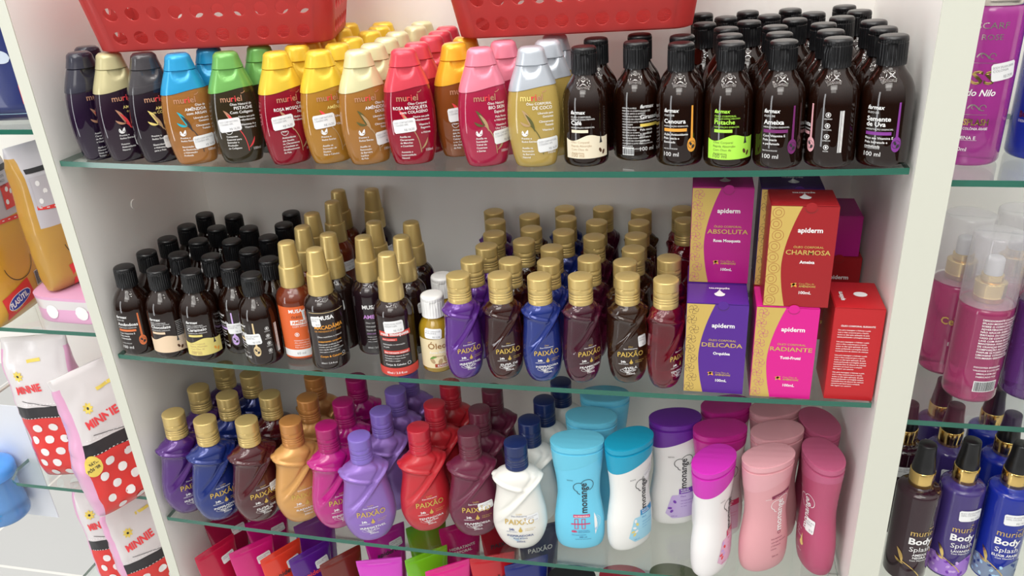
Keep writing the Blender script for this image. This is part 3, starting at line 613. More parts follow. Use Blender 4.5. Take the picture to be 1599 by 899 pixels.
def print_n(root, key):
    p = Print(); S_ = N_P.surf
    im = {'rose': ink_white, 'wine': ink_white}.get(key, ink_dark)
    u0 = {'cyan': .006, 'rose': .006}.get(key, .008)
    def brand(u):
        p.text('monange', u + .0030, .0545, .0120, im, 'l', bold=.015, rot=90, width=.041)
        p.ring(u - .0058, .0900, .0056, .0063, im, 55, 250, 20); p.ring(u + .0040, .0925, .0072, .0079, im, -75, 158, 24); p.ribbon([(u - .0079, .0843), (u - .0070, .0815), (u - .0045, .0800)], .0004, im, 2)
        p.text('NOVO', u - .0190, .0985, .0024, im, 'l')
    brand(u0)
    if key == 'cyan':
        p.strip(-.0070, .0120, .0482, .0522, ink_crim, 10, 2, layer=1); p.text('NUTRIHIDRA', .0025, .0490, .0028, ink_white, 'c', bold=.02, layer=3)
        for a in (-.0060, .0020):
            for (x0, x1, y0, y1) in ((a, a + .0008, .0325, .0465), (a + .0036, a + .0044, .0325, .0465), (a, a + .0044, .0325, .0332), (a, a + .0044, .0458, .0465)): p.strip(x0, x1, y0, y1, ink_crim, 2, 2)
        p.strip(-.0100, .0120, .0387, .0402, ink_crim, 8, 1, layer=2); p.text('48h', -.0100, .0275, .0044, ink_crim, bold=.04); p.lines(['HIDRATAÇÃO', 'PROLONGADA'], -.0020, .0290, .0020, .0022, ink_navy); p.text('Hidratação Intensiva', -.0095, .0232, .0020, ink_navy); p.text('200 ml', -.0010, .0195, .0032, ink_navy); p.text('TODOS OS TIPOS DE PELE', -.0060, .0168, .0016, ink_navy)
        leaf(p, .0175, .0530, .0185, .0225, .10, .0020, ink_white, 1)
        for r_ in (.0045, .0065, .0085): p.ring(.0185, .0400, r_, r_ + .0003, ink_white, -70, 80)
        p.oval(.0200, .0305, .0022, .0020, ink_sky, 0, 2)
    elif key in ('teal', 'lavender', 'magenta', 'fuchsia'):
        pm, bm_ = {'teal': (ink_cyan, ink_blue), 'lavender': (ink_panel_lil, ink_deep), 'magenta': (ink_pinkp, ink_crim), 'fuchsia': (ink_pinkp, ink_crim)}[key]
        p.strip(-.0140, .0230, lambda t: .0125 + .012 * max(0, .22 - t) * 3, lambda t: min(.0460, .0200 + .13 * max(0, t)) if t < .42 else .0520, pm, 22, 4); p.strip(.0020, .0240, .0470, .0540, bm_, 12, 2, layer=2)
        p.lines({'teal': ['FLOR DE', 'ALGODÃO'], 'lavender': ['FLOR DE', 'LAVANDA']}.get(key, ['FLOR DE', 'CEREJA']), .0040, .0512, .0026, .0028, ink_white, bold=.03, layer=3); p.text('Flora', .0040, .0425, .0032, bm_, layer=3); p.lines(['Hidratação perfumada', 'pele macia e suave', 'uso diário'], .0040, .0370, .0019, .0040, bm_, layer=3); p.text('200 ml', -.0070, .0150, .0026, bm_, layer=3)
        fm = {'teal': ink_gilt, 'lavender': ink_deep}.get(key, ink_red)
        for i, (a, b) in enumerate(((-.0050, .0420), (-.0030, .0370), (-.0065, .0330), (-.0085, .0280), (-.0040, .0275), (-.0065, .0235))): p.oval(a, b, .0017, .0025, fm if i % 2 else (ink_white if key == 'teal' else ink_lilac), 30 * i, 3, 8)
    elif key == 'rose':
        p.strip(-.0060, .0190, .1000, .1045, ink_wine, 10, 2, 8, layer=1); p.text('HIDRATAÇÃO', .0065, .1008, .0026, ink_rose, 'c', rot=8, layer=3)
        p.lines(['Pele iluminada', 'com ação firmadora', 'e hidratação', 'intensa'], -.0040, .0440, .0026, .0045, ink_wine); p.ring(.0060, .0520, .0016, .0022, ink_wine); p.text('200 ml', -.0020, .0200, .0030, ink_wine)
    else:
        p.drop(.0060, .0330, .0035, .0130, ink_gilt); p.lines(['Óleo de', 'Argan', 'Hidratação'], -.0060, .0480, .0028, .0045); p.text('200 ml', -.0020, .0200, .0030); sticker(S_, root, .0160, .0620, .0130, .0170, 0, ('LOCAO', 'MONANGE'), 'R$ 9,90')
    if key == 'teal': sticker(S_, root, .0160, .1010, .0180, .0110, 20, ('LOCAO MONANGE', '200ML'), 'R$ 9,90')
    p.build('front_print', S_, root)

# ---------------------------------------------------------------- body and cap colours: (body, cap)
def liq(n, c, tr=.82, r=.02): return mat('liquid_' + n, c, r, trans=tr, ior=1.33, spec=.6, coat=.7)
def pl(n, c, r=.30, me=0., co=.25): return mat('plastic_' + n, c, r, metal=me, coat=co)
MC = {'navy': (liq('navy', (.020, .008, .030), .2), mat('cap_navy', (.020, .020, .040), .22, trans=.2, coat=.5)), 'beige': (liq('dark_plum', (.022, .008, .022), .2), pl('beige', (.52, .47, .26), .30, .25)), 'grey': (liq('black_plum', (.016, .007, .016), .2), mat('cap_smoke', (.055, .050, .058), .2, trans=.3, coat=.5)),
 'blue': (liq('amber_brown', (.60, .25, .06), .5), pl('sky_blue', (.02, .32, .62), .26, .2)), 'green': (liq('dark_olive', (.040, .028, .012), .25), pl('leaf_green', (.16, .42, .10), .28, .25)), 'yellowred': (liq('garnet', (.46, .008, .035), .5), pl('yellow_gold', (.80, .54, .045), .28, .25)),
 'yellowamber': (liq('amber', (.74, .35, .045), .5), pl('yellow_gold', (.80, .54, .045))), 'cream': (liq('amber_deep', (.66, .29, .06), .5), pl('pale_cream', (.70, .66, .38), .28, .2)), 'red': (liq('ruby', (.52, .008, .042), .5), pl('coral_red', (.66, .055, .085), .28, .2)),
 'orange': (liq('burnt_amber', (.42, .11, .022), .5), pl('orange_gold', (.82, .42, .025), .28, .25)), 'pink': (liq('pink_red', (.70, .030, .11), .5), pl('satin_pink', (.80, .23, .32), .26, .2)), 'silver': (liq('pale_gold', (.84, .60, .16), .5), pl('silver', (.52, .56, .62), .28, .35))}
MC['greenback'] = MC['green']
amber = liq('dark_amber_glass', (.020, .0055, .0025), .5, .012)
PC = {'violet': (.105, .022, .25), 'mahogany': (.13, .016, .010), 'blue': (.014, .032, .22), 'plum': (.19, .016, .062), 'brown': (.12, .040, .014), 'ruby': (.42, .006, .035)}
QC = {'violet': ((.075, .016, .17), None), 'blue': ((.010, .026, .18), None), 'mahogany': ((.075, .006, .012), None), 'gold': ((.62, .32, .10), (.52, .23, .065)), 'magenta': ((.43, .006, .19), (.34, .008, .12)), 'lilac': ((.27, .15, .50), (.20, .13, .48)), 'red': ((.50, .020, .030), (.50, .022, .040)), 'plum': ((.125, .013, .042), (.12, .020, .04)), 'white': ((.78, .77, .72), (.010, .022, .10))}
NC = {'cyan': ((.15, .58, .80), (.14, .55, .74)), 'teal': ((.80, .80, .78), (.01, .33, .52)), 'lavender': ((.80, .79, .77), (.13, .02, .30)), 'magenta': ((.80, .78, .78), (.48, .02, .25)), 'fuchsia': ((.82, .80, .80), (.58, .03, .44)), 'rose': ((.68, .33, .36), (.70, .36, .40)), 'wine': ((.42, .07, .15), (.46, .10, .20)), 'black': ((.02, .02, .025), (.015, .015, .018)), 'crimson': ((.5, .03, .06), (.35, .02, .04)), 'olive': ((.3, .33, .2), (.10, .12, .06))}
SC_ = {'orange': liq('musa_orange', (.20, .035, .012), .3), 'macadamia': liq('musa_dark', (.022, .010, .008), .25), 'violet': liq('musa_dark2', (.022, .010, .014), .25), 'rosehip': liq('musa_dark3', (.022, .008, .008), .25)}
white_cap = pl('white', (.80, .80, .79), .35)

def build_bottle(root, t, key, front):
    if t == 'M':
        b, c = MC[key]; sub(root, 'body', M_BODY, b); sub(root, 'cap', M_CAP, c)
        if key not in ('navy', 'beige', 'grey', 'green', 'greenback'): sub(root, 'back_print', M_BACK, ink_fine)
        if key in M_TXT and front: print_m(root, key)
        if key == 'greenback': sticker(M_P.surf, root, -.010, .0330, .0180, .0120, 0)
    elif t in 'Ff':
        sub(root, 'body', F_BODY, amber); sub(root, 'cap', F_CAP, black_cap)
        if front: print_f(root, key)
    elif t == 'S':
        sub(root, 'body', S_BODY, SC_[key]); col = sub(root, 'collar', S_COL, gold); sub(root, 'spray_cap', S_CAP, gold)
        if front: print_s(root, key)
        else: sticker(S_P.surf, root, .004, .0560, .0180, .0125, 4, ('OLEO MUSA 60ML', 'NATURAL'), 'R$ 14,90')
    elif t == 'O':
        sub(root, 'body', O_BODY, liq('golden_oil', (.80, .50, .03), .6)); sub(root, 'cap', O_CAP, white_cap)
        if front: print_o(root, key)
    elif t == 'P':
        sub(root, 'body', P_BODY, mat('oil_' + key, PC[key], .12, trans=.82 if key != 'violet' and key != 'blue' else .1, ior=1.35, metal=.25 if key in ('violet', 'blue') else 0., coat=.8)); sub(root, 'flip_cap', P_CAP, gold)
        if front: print_pq(root, key, False)
    elif t == 'Q':
        bc, cc = QC[key]; gl = key in ('violet', 'blue', 'mahogany', 'magenta')
        sub(root, 'body', Q_BODY, mat('lotion_' + key, bc, .16 if gl else .34, metal=.3 if key in ('violet', 'blue', 'gold', 'lilac') else 0., trans=.2 if key == 'mahogany' else 0., coat=.7 if gl else .25)); sub(root, 'flip_cap', Q_CAP, gold if cc is None else mat('flip_cap_' + key, cc, .32, metal=.3 if key == 'gold' else 0., coat=.2))
        if front: print_pq(root, key, True)
    elif t == 'N':
        bc, cc = NC[key]; sub(root, 'body', N_BODY, mat('satin_' + key, bc, .38, coat=.12)); sub(root, 'disc_cap', N_CAP, mat('disc_cap_' + key, cc, .36, coat=.12))
        if front and key not in ('black', 'crimson', 'olive'): print_n(root, key)

# file positions of the bottles: shelf, type, key, place in file, x, y, z, turn, tilt
ROWS = [
 (1, 'M', 'navy', 0, 0.0395, 0.0246, 0.223, 68.7, 0.0296),
 (1, 'M', 'navy', 1, 0.0236, 0.057, 0.2235, 60.9, 0.0295),
 (1, 'M', 'beige', 0, 0.0732, 0.0233, 0.222, 55.2, 0.0278),
 (1, 'M', 'grey', 0, 0.111, 0.0229, 0.2211, 48.9, 0.0236),
 (1, 'M', 'blue', 0, 0.1489, 0.0204, 0.2202, 32.3, 0.0208),
 (1, 'M', 'blue', 1, 0.1603, 0.0562, 0.22, 21.5, 0.0196),
 (1, 'M', 'green', 0, 0.1941, 0.0285, 0.2194, 27.5, 0.0173),
 (1, 'M', 'greenback', 0, 0.2089, 0.0662, 0.2191, 33.8, 0.0152),
 (1, 'M', 'yellowred', 0, 0.246, 0.028, 0.2186, 47.8, 0.0125),
 (1, 'M', 'yellowred', 1, 0.2487, 0.0669, 0.2186, 44.3, 0.0127),
 (1, 'M', 'yellowred', 2, 0.2445, 0.1017, 0.2186, 37.3, 0.0122),
 (1, 'M', 'yellowred', 3, 0.245, 0.1371, 0.2186, 33.7, 0.0113),
 (1, 'M', 'yellowred', 4, 0.2458, 0.1799, 0.2186, 41.1, 0.0123),
 (1, 'M', 'yellowred', 5, 0.2401, 0.2156, 0.2187, 52.6, 0.0127),
 (1, 'M', 'yellowamber', 0, 0.2861, 0.0335, 0.2182, 39.4, 0.0093),
 (1, 'M', 'yellowamber', 1, 0.2883, 0.0724, 0.2181, 45.5, 0.0094),
 (1, 'M', 'yellowamber', 2, 0.2876, 0.1096, 0.2181, 43.6, 0.0093),
 (1, 'M', 'yellowamber', 3, 0.2902, 0.1533, 0.2181, 29.7, 0.0096),
 (1, 'M', 'yellowamber', 4, 0.2882, 0.1874, 0.2181, 36.1, 0.0094),
 (1, 'M', 'yellowamber', 5, 0.2806, 0.2192, 0.2182, 29.3, 0.0097),
 (1, 'M', 'cream', 0, 0.3254, 0.0321, 0.2178, 34.8, 0.0062),
 (1, 'M', 'cream', 1, 0.3265, 0.0676, 0.2178, 26.0, 0.0062),
 (1, 'M', 'cream', 2, 0.3268, 0.1036, 0.2178, 23.3, 0.006),
 (1, 'M', 'cream', 3, 0.3251, 0.1409, 0.2179, 25.2, 0.0062),
 (1, 'M', 'cream', 4, 0.3315, 0.1818, 0.2178, 41.4, 0.0059),
 (1, 'M', 'cream', 5, 0.3273, 0.2178, 0.2178, 38.4, 0.0066),
 (1, 'M', 'red', 0, 0.3691, 0.033, 0.2177, 20.0, 0.003),
 (1, 'M', 'red', 1, 0.3702, 0.0676, 0.2177, 26.4, 0.0028),
 (1, 'M', 'red', 2, 0.3726, 0.1075, 0.2177, 25.2, 0.0027),
 (1, 'M', 'red', 3, 0.3712, 0.1401, 0.2177, 10.0, 0.0027),
 (1, 'M', 'red', 4, 0.3698, 0.1723, 0.2177, 12.3, 0.0028),
 (1, 'M', 'orange', 0, 0.409, 0.0605, 0.2176, 30.3, -0.0005),
 (1, 'M', 'orange', 1, 0.4099, 0.0965, 0.2176, 32.6, -0.0011),
 (1, 'M', 'pink', 0, 0.4411, 0.0296, 0.2177, 24.4, -0.0035),
 (1, 'M', 'pink', 1, 0.4539, 0.0671, 0.2177, 28.6, -0.0042),
 (1, 'M', 'silver', 0, 0.4872, 0.0282, 0.2179, 9.0, -0.0071),
 (1, 'M', 'silver', 1, 0.4961, 0.0618, 0.218, 16.4, -0.0076),
 (1, 'M', 'silver', 2, 0.4972, 0.0967, 0.218, 16.3, -0.008),
 (1, 'F', 'coffee', 0, 0.5322, 0.0345, 0.2183, 9.2, -0.0109),
 (1, 'F', 'coffee', 1, 0.5378, 0.0791, 0.2184, 14.8, -0.0114),
 (1, 'F', 'sunflower', 0, 0.5758, 0.052, 0.2189, 51.7, -0.0145),
 (1, 'F', 'sunflower', 1, 0.5763, 0.0935, 0.2189, 4.0, -0.0144),
 (1, 'F', 'carrot', 0, 0.6147, 0.0344, 0.2195, 0.5, -0.0178),
 (1, 'F', 'carrot', 1, 0.6148, 0.0757, 0.2195, -2.1, -0.0184),
 (1, 'F', 'lime', 0, 0.6553, 0.0276, 0.2203, 3.1, -0.0213),
 (1, 'F', 'lime', 1, 0.6553, 0.0687, 0.2203, 31.8, -0.0216),
 (1, 'F', 'lime', 2, 0.6535, 0.1098, 0.2203, 0.9, -0.0217),
 (1, 'F', 'lime', 3, 0.6346, 0.1468, 0.2199, 30.4, -0.0211),
 (1, 'F', 'lime', 4, 0.6553, 0.1826, 0.2203, 28.1, -0.0215),
 (1, 'F', 'lime', 5, 0.6327, 0.2169, 0.2199, -1.0, -0.0206),
 (1, 'F', 'plum', 0, 0.6962, 0.0235, 0.2212, -2.3, -0.0247),
 (1, 'F', 'plum', 1, 0.6962, 0.0646, 0.2212, 1.8, -0.025),
 (1, 'F', 'plum', 2, 0.696, 0.1057, 0.2212, -32.9, -0.025),
 (1, 'F', 'plum', 3, 0.6756, 0.1445, 0.2208, 19.9, -0.0244),
 (1, 'F', 'plum', 4, 0.6963, 0.18, 0.2212, -41.4, -0.0248),
 (1, 'F', 'plum', 5, 0.6782, 0.2169, 0.2208, -21.9, -0.024),
 (1, 'F', 'rose', 0, 0.7373, 0.0233, 0.2223, -51.5, -0.028),
 (1, 'F', 'rose', 1, 0.7373, 0.0644, 0.2223, -11.5, -0.0282),
 (1, 'F', 'rose', 2, 0.737, 0.1055, 0.2223, 31.0, -0.0283),
 (1, 'F', 'rose', 3, 0.7167, 0.1438, 0.2218, -15.1, -0.028),
 (1, 'F', 'rose', 4, 0.7374, 0.1799, 0.2223, 2.8, -0.0281),
 (1, 'F', 'rose', 5, 0.7196, 0.2169, 0.2218, -18.4, -0.0274),
 (1, 'F', 'grape', 0, 0.7784, 0.0233, 0.2235, -12.9, -0.0315),
 (1, 'F', 'grape', 1, 0.7784, 0.0644, 0.2235, -26.6, -0.0314),
 (1, 'F', 'grape', 2, 0.7784, 0.1055, 0.2235, 20.8, -0.0314),
 (1, 'F', 'grape', 3, 0.7577, 0.141, 0.2229, -46.1, -0.0315),
 (1, 'F', 'grape', 4, 0.7784, 0.1765, 0.2235, 10.8, -0.0313),
 (1, 'F', 'grape', 5, 0.7711, 0.2169, 0.2233, -31.1, -0.0315),
 (2, 'f', 'copperspoon', 0, 0.0216, 0.0233, -0.0007, 16.9, 0.0506),
 (2, 'f', 'copperspoon', 1, 0.0216, 0.0644, -0.0007, 13.5, 0.0474),
 (2, 'f', 'copperspoon', 2, 0.0216, 0.1055, -0.0007, 1.3, 0.045),
 (2, 'f', 'copperspoon', 3, 0.0216, 0.1466, -0.0007, 68.2, 0.0427),
 (2, 'f', 'copperspoon', 4, 0.0216, 0.1877, -0.0007, 53.9, 0.0403),
 (2, 'f', 'chocolate', 0, 0.0627, 0.0233, -0.0019, 17.4, 0.0442),
 (2, 'f', 'chocolate', 1, 0.0627, 0.0644, -0.0019, -0.9, 0.0409),
 (2, 'f', 'chocolate', 2, 0.0627, 0.1055, -0.0019, 73.4, 0.0383),
 (2, 'f', 'chocolate', 3, 0.0627, 0.1466, -0.0019, 27.6, 0.0361),
 (2, 'f', 'chocolate', 4, 0.0627, 0.1877, -0.0019, 43.1, 0.0339),
 (2, 'f', 'caramel', 0, 0.1038, 0.0233, -0.003, 27.0, 0.0364),
 (2, 'f', 'caramel', 1, 0.1038, 0.0649, -0.003, 19.0, 0.0337),
 (2, 'f', 'caramel', 2, 0.1036, 0.1101, -0.003, 29.6, 0.0312),
 (2, 'f', 'caramel', 3, 0.1036, 0.1512, -0.003, 23.3, 0.0289),
 (2, 'f', 'lilac', 0, 0.1393, 0.0441, -0.0038, 10.7, 0.0285),
 (2, 'f', 'lilac', 1, 0.139, 0.0861, -0.0038, 19.6, 0.0257),
 (2, 'f', 'lilac', 2, 0.1418, 0.1272, -0.0039, -4.8, 0.0235),
 (2, 'f', 'lilac', 3, 0.1416, 0.1683, -0.0038, 53.1, 0.0221),
 (2, 'f', 'lilac', 4, 0.132, 0.2082, -0.0036, 12.4, 0.022),
 (2, 'f', 'tan', 0, 0.1752, 0.0242, -0.0045, 12.6, 0.0214),
 (2, 'f', 'tan', 1, 0.1745, 0.0654, -0.0045, 69.9, 0.0195),
 (2, 'S', 'orange', 0, 0.2126, 0.042, -0.0052, 44.0, 0.0157),
 (2, 'S', 'orange', 1, 0.2104, 0.0859, -0.0051, 5.6, 0.0161),
 (2, 'S', 'orange', 2, 0.2027, 0.1269, -0.005, -8.0, 0.016),
 (2, 'S', 'orange', 3, 0.21, 0.1679, -0.0051, 40.5, 0.0159),
 (2, 'S', 'orange', 4, 0.2004, 0.2085, -0.005, -11.2, 0.0162),
 (2, 'S', 'macadamia', 0, 0.2517, 0.0272, -0.0057, 34.0, 0.0125),
 (2, 'S', 'macadamia', 1, 0.2484, 0.0688, -0.0057, 6.7, 0.0127),
 (2, 'S', 'violet', 0, 0.29, 0.0649, -0.0061, 26.5, 0.0095),
 (2, 'S', 'violet', 1, 0.2861, 0.1076, -0.0061, -6.9, 0.0094),
 (2, 'S', 'violet', 2, 0.2414, 0.2166, -0.0056, 45.1, 0.0133),
 (2, 'S', 'rosehip', 0, 0.3317, 0.0232, -0.0064, 16.7, 0.0056),
 (2, 'S', 'rosehip', 1, 0.3314, 0.0692, -0.0064, 60.8, 0.0063),
 (2, 'S', 'rosehip', 2, 0.3281, 0.1109, -0.0064, 0.1, 0.006),
 (2, 'O', 'almond', 0, 0.371, 0.0345, -0.0066, 19.5, 0.0024),
 (2, 'O', 'almond', 1, 0.368, 0.0804, -0.0066, 16.6, 0.0027),
 (2, 'P', 'violet', 0, 0.4056, 0.0199, -0.0066, 37.3, -0.0005),
 (2, 'P', 'violet', 1, 0.41, 0.0581, -0.0066, 34.9, -0.0008),
 (2, 'P', 'violet', 2, 0.4164, 0.0957, -0.0066, 41.2, -0.0014),
 (2, 'P', 'violet', 3, 0.4162, 0.1315, -0.0066, 34.3, -0.0013),
 (2, 'P', 'violet', 4, 0.4091, 0.1692, -0.0066, 30.3, -0.0007),
 (2, 'P', 'violet', 5, 0.3999, 0.2016, -0.0066, 29.6, 0.0),
 (2, 'P', 'mahogany', 0, 0.4473, 0.0233, -0.0065, 28.1, -0.0039),
 (2, 'P', 'mahogany', 1, 0.4503, 0.0591, -0.0065, 33.1, -0.0042),
 (2, 'P', 'mahogany', 2, 0.4541, 0.1121, -0.0065, 18.9, -0.0044),
 (2, 'P', 'mahogany', 3, 0.4556, 0.1484, -0.0065, 26.4, -0.0047),
 (2, 'P', 'mahogany', 4, 0.446, 0.1881, -0.0065, 24.0, -0.0038),
 (2, 'P', 'blue', 0, 0.487, 0.0234, -0.0063, 25.0, -0.0072),
 (2, 'P', 'blue', 1, 0.4903, 0.0589, -0.0063, 26.7, -0.0075),
 (2, 'P', 'blue', 2, 0.4875, 0.0953, -0.0063, 27.9, -0.0072),
 (2, 'P', 'blue', 3, 0.4933, 0.1408, -0.0062, 16.6, -0.0076),
 (2, 'P', 'blue', 4, 0.49, 0.1833, -0.0063, 28.8, -0.0074),
 (2, 'P', 'blue', 5, 0.4834, 0.2165, -0.0063, 29.7, -0.0069),
 (2, 'P', 'plum', 0, 0.5268, 0.0261, -0.0059, 37.8, -0.0105),
 (2, 'P', 'plum', 1, 0.5303, 0.0697, -0.0059, 39.5, -0.0109),
 (2, 'P', 'plum', 2, 0.5286, 0.128, -0.0059, 38.9, -0.0106),
 (2, 'P', 'plum', 3, 0.5262, 0.1723, -0.0059, 36.9, -0.0104),
 (2, 'P', 'plum', 4, 0.5288, 0.2174, -0.0059, 39.0, -0.0106),
 (2, 'P', 'brown', 0, 0.5719, 0.029, -0.0054, 14.0, -0.0143),
 (2, 'P', 'brown', 1, 0.567, 0.0626, -0.0055, 21.2, -0.0137),
 (2, 'P', 'brown', 2, 0.5728, 0.0967, -0.0054, 6.9, -0.0143),
 (2, 'P', 'brown', 3, 0.5729, 0.1334, -0.0054, 20.9, -0.0143),
 (2, 'P', 'brown', 4, 0.5735, 0.1727, -0.0054, 6.0, -0.0143),
 (2, 'P', 'brown', 5, 0.574, 0.2078, -0.0054, 7.2, -0.0144),
 (2, 'P', 'ruby', 0, 0.6086, 0.0235, -0.0048, 59.2, -0.0172),
 (2, 'P', 'ruby', 1, 0.6099, 0.0744, -0.0048, 61.6, -0.0173),
 (2, 'P', 'ruby', 2, 0.6243, 0.1805, -0.0045, 52.7, -0.0183),
 (2, 'P', 'ruby', 3, 0.6202, 0.2177, -0.0046, 59.1, -0.0184),
 (3, 'Q', 'violet', 0, 0.0263, 0.028, -0.2346, 57.0, 0.0515),
 (3, 'Q', 'violet', 1, 0.0254, 0.0839, -0.2346, 61.8, 0.0512),
 (3, 'Q', 'violet', 2, 0.0285, 0.1391, -0.2347, 45.7, 0.0514),
 (3, 'Q', 'blue', 0, 0.0718, 0.0224, -0.2359, 52.4, 0.0475),
 (3, 'Q', 'blue', 1, 0.0708, 0.0752, -0.2359, 42.6, 0.0471),
 (3, 'Q', 'blue', 2, 0.0745, 0.1264, -0.236, 42.7, 0.0469),
 (3, 'Q', 'mahogany', 0, 0.1224, 0.029, -0.2372, 49.6, 0.0434),
 (3, 'Q', 'mahogany', 1, 0.1235, 0.0847, -0.2372, 52.5, 0.0435),
 (3, 'Q', 'gold', 0, 0.1751, 0.0367, -0.2383, 42.9, 0.0396),
 (3, 'Q', 'gold', 1, 0.1739, 0.0859, -0.2383, 41.8, 0.0394),
 (3, 'Q', 'gold', 2, 0.1634, 0.1349, -0.2381, 35.0, 0.0195),
 (3, 'Q', 'magenta', 0, 0.2249, 0.0336, -0.2391, 43.9, 0.0157),
 (3, 'Q', 'magenta', 1, 0.2248, 0.0832, -0.2391, 39.4, 0.0154),
 (3, 'Q', 'magenta', 2, 0.2194, 0.138, -0.239, 44.8, 0.0148),
 (3, 'Q', 'lilac', 0, 0.271, 0.0197, -0.2397, 29.4, 0.0116),
 (3, 'Q', 'lilac', 1, 0.2779, 0.0711, -0.2398, 27.4, 0.0105),
 (3, 'Q', 'lilac', 2, 0.2802, 0.1165, -0.2398, 18.5, 0.0106),
 (3, 'Q', 'lilac', 3, 0.2817, 0.1613, -0.2398, 24.3, 0.0096),
 (3, 'Q', 'red', 0, 0.3333, 0.0457, -0.2402, 31.9, 0.0056),
 (3, 'Q', 'red', 1, 0.338, 0.0938, -0.2402, 32.0, 0.0052),
 (3, 'Q', 'red', 2, 0.3437, 0.1413, -0.2403, 26.7, 0.0043),
 (3, 'Q', 'plum', 0, 0.3937, 0.0456, -0.2404, 19.5, 0.0003),
 (3, 'Q', 'plum', 1, 0.3947, 0.0899, -0.2404, 19.1, 0.0006),
 (3, 'Q', 'plum', 2, 0.3997, 0.1354, -0.2404, 22.9, 0.0001),
 (3, 'Q', 'white', 0, 0.4503, 0.033, -0.2403, 9.8, -0.0039),
 (3, 'Q', 'white', 1, 0.4577, 0.0761, -0.2402, 1.5, -0.0048),
 (3, 'Q', 'white', 2, 0.4677, 0.1187, -0.2402, 5.0, -0.0056),
 (3, 'Q', 'white', 3, 0.4814, 0.1611, -0.2401, 2.8, -0.0067),
 (3, 'N', 'cyan', 0, 0.5173, 0.0457, -0.2398, 8.3, -0.0097),
 (3, 'N', 'cyan', 1, 0.5273, 0.0929, -0.2397, 0.7, -0.0105),
 (3, 'N', 'cyan', 2, 0.5381, 0.1398, -0.2396, 5.7, -0.0113),
 (3, 'N', 'teal', 0, 0.5737, 0.0543, -0.2391, 41.8, -0.0143),
 (3, 'N', 'lavender', 0, 0.6222, 0.1002, -0.2383, 14.0, -0.0184),
 (3, 'N', 'magenta', 0, 0.6713, 0.0837, -0.2373, 14.3, -0.0224),
 (3, 'N', 'magenta', 1, 0.6792, 0.1312, -0.2372, 24.3, -0.024),
 (3, 'N', 'fuchsia', 0, 0.6639, 0.0282, -0.2375, 58.6, -0.0218),
 (3, 'N', 'rose', 0, 0.7193, 0.0396, -0.2362, 34.3, -0.0264),
 (3, 'N', 'rose', 1, 0.7317, 0.0851, -0.2358, 24.1, -0.0274),
 (3, 'N', 'rose', 2, 0.7333, 0.1292, -0.2358, 24.5, -0.0279),
 (3, 'N', 'wine', 0, 0.7744, 0.0476, -0.2346, -75.9, -0.0309),
 (3, 'N', 'wine', 1, 0.7778, 0.1057, -0.2345, -72.2, -0.0311),
 (4, 'N', 'black', 0, 0.5017, 0.0717, -0.4658, 9.2, -0.0),
 (4, 'N', 'crimson', 0, 0.5642, 0.0812, -0.4658, 4.4, -0.0),
 (4, 'N', 'olive', 0, 0.6253, 0.0927, -0.4658, -0.2, -0.0),
]

RED_ = (.42, .012, .035); PNK = (.60, .012, .20)
TUBES = [  # label, x, y, yaw, colour, lettering, ink, sticker
 ('crimson squeeze tube with price sticker nearest the left panel', .038, .031, 62, (.46, .008, .045), None, None, True),
 ('dark crimson squeeze tube behind the front crimson one', .022, .086, 46, (.28, .008, .045), None, None, True),
 ('hot pink squeeze tube with glossy crimp, front row', .085, .040, 47, (.56, .010, .17), None, None, True),
 ('deep pink squeeze tube behind the hot pink one', .078, .094, 44, (.44, .006, .14), None, None, True),
 ('orange red squeeze tube with dark lettering', .128, .038, 56, (.70, .045, .020), ['apiderm'], ink_dark, True),
 ('dark purple squeeze tube with price sticker', .166, .043, 52, (.085, .010, .22), ['apiderm'], ink_red, True),
 ('violet squeeze tube behind the dark purple one', .146, .100, 48, (.14, .010, .26), None, None, False),
 ('dark brown squeeze tube with shiny edge', .210, .040, 50, (.16, .018, .012), None, None, False),
 ('magenta squeeze tube behind the bright magenta one', .250, .092, 42, (.50, .010, .30), ['apiderm'], ink_dark, True),
 ('bright magenta squeeze tube with its broad crimp facing out', .262, .040, 16, (.62, .050, .52), None, None, False),
 ('lime green squeeze tube with white lettering', .318, .060, 38, (.17, .48, .012), ['HIDRATANTE', 'CORPORAL'], ink_white, False),
 ('green squeeze tube behind the lime green one', .300, .116, 40, (.12, .34, .012), None, None, False),
 ('pink squeeze tube with white lettering, front row', .351, .043, 32, (.68, .012, .22), ['HIDRATANTE', 'CORPORAL'], ink_white, False),
 ('rose pink squeeze tube behind the front pink one', .346, .118, 33, (.52, .010, .16), ['HIDRATANTE', 'CORPORAL'], ink_white, False),
 ('red squeeze tube with dark lettering, front row', .402, .068, 22, (.52, .012, .022), ['PAIXÃO'], ink_dark, False),
 ('dull red squeeze tube behind the front red one', .398, .130, 36, (.36, .010, .020), ['PAIXÃO'], ink_dark, False),
 ('navy blue squeeze tube with pale crimp edge, front row', .446, .066, 30, (.012, .020, .17), ['PAIXÃO'], ink_white, False),
 ('dark navy squeeze tube behind the front navy one', .450, .128, 28, (.010, .015, .10), ['PAIXÃO'], ink_white, False),
]

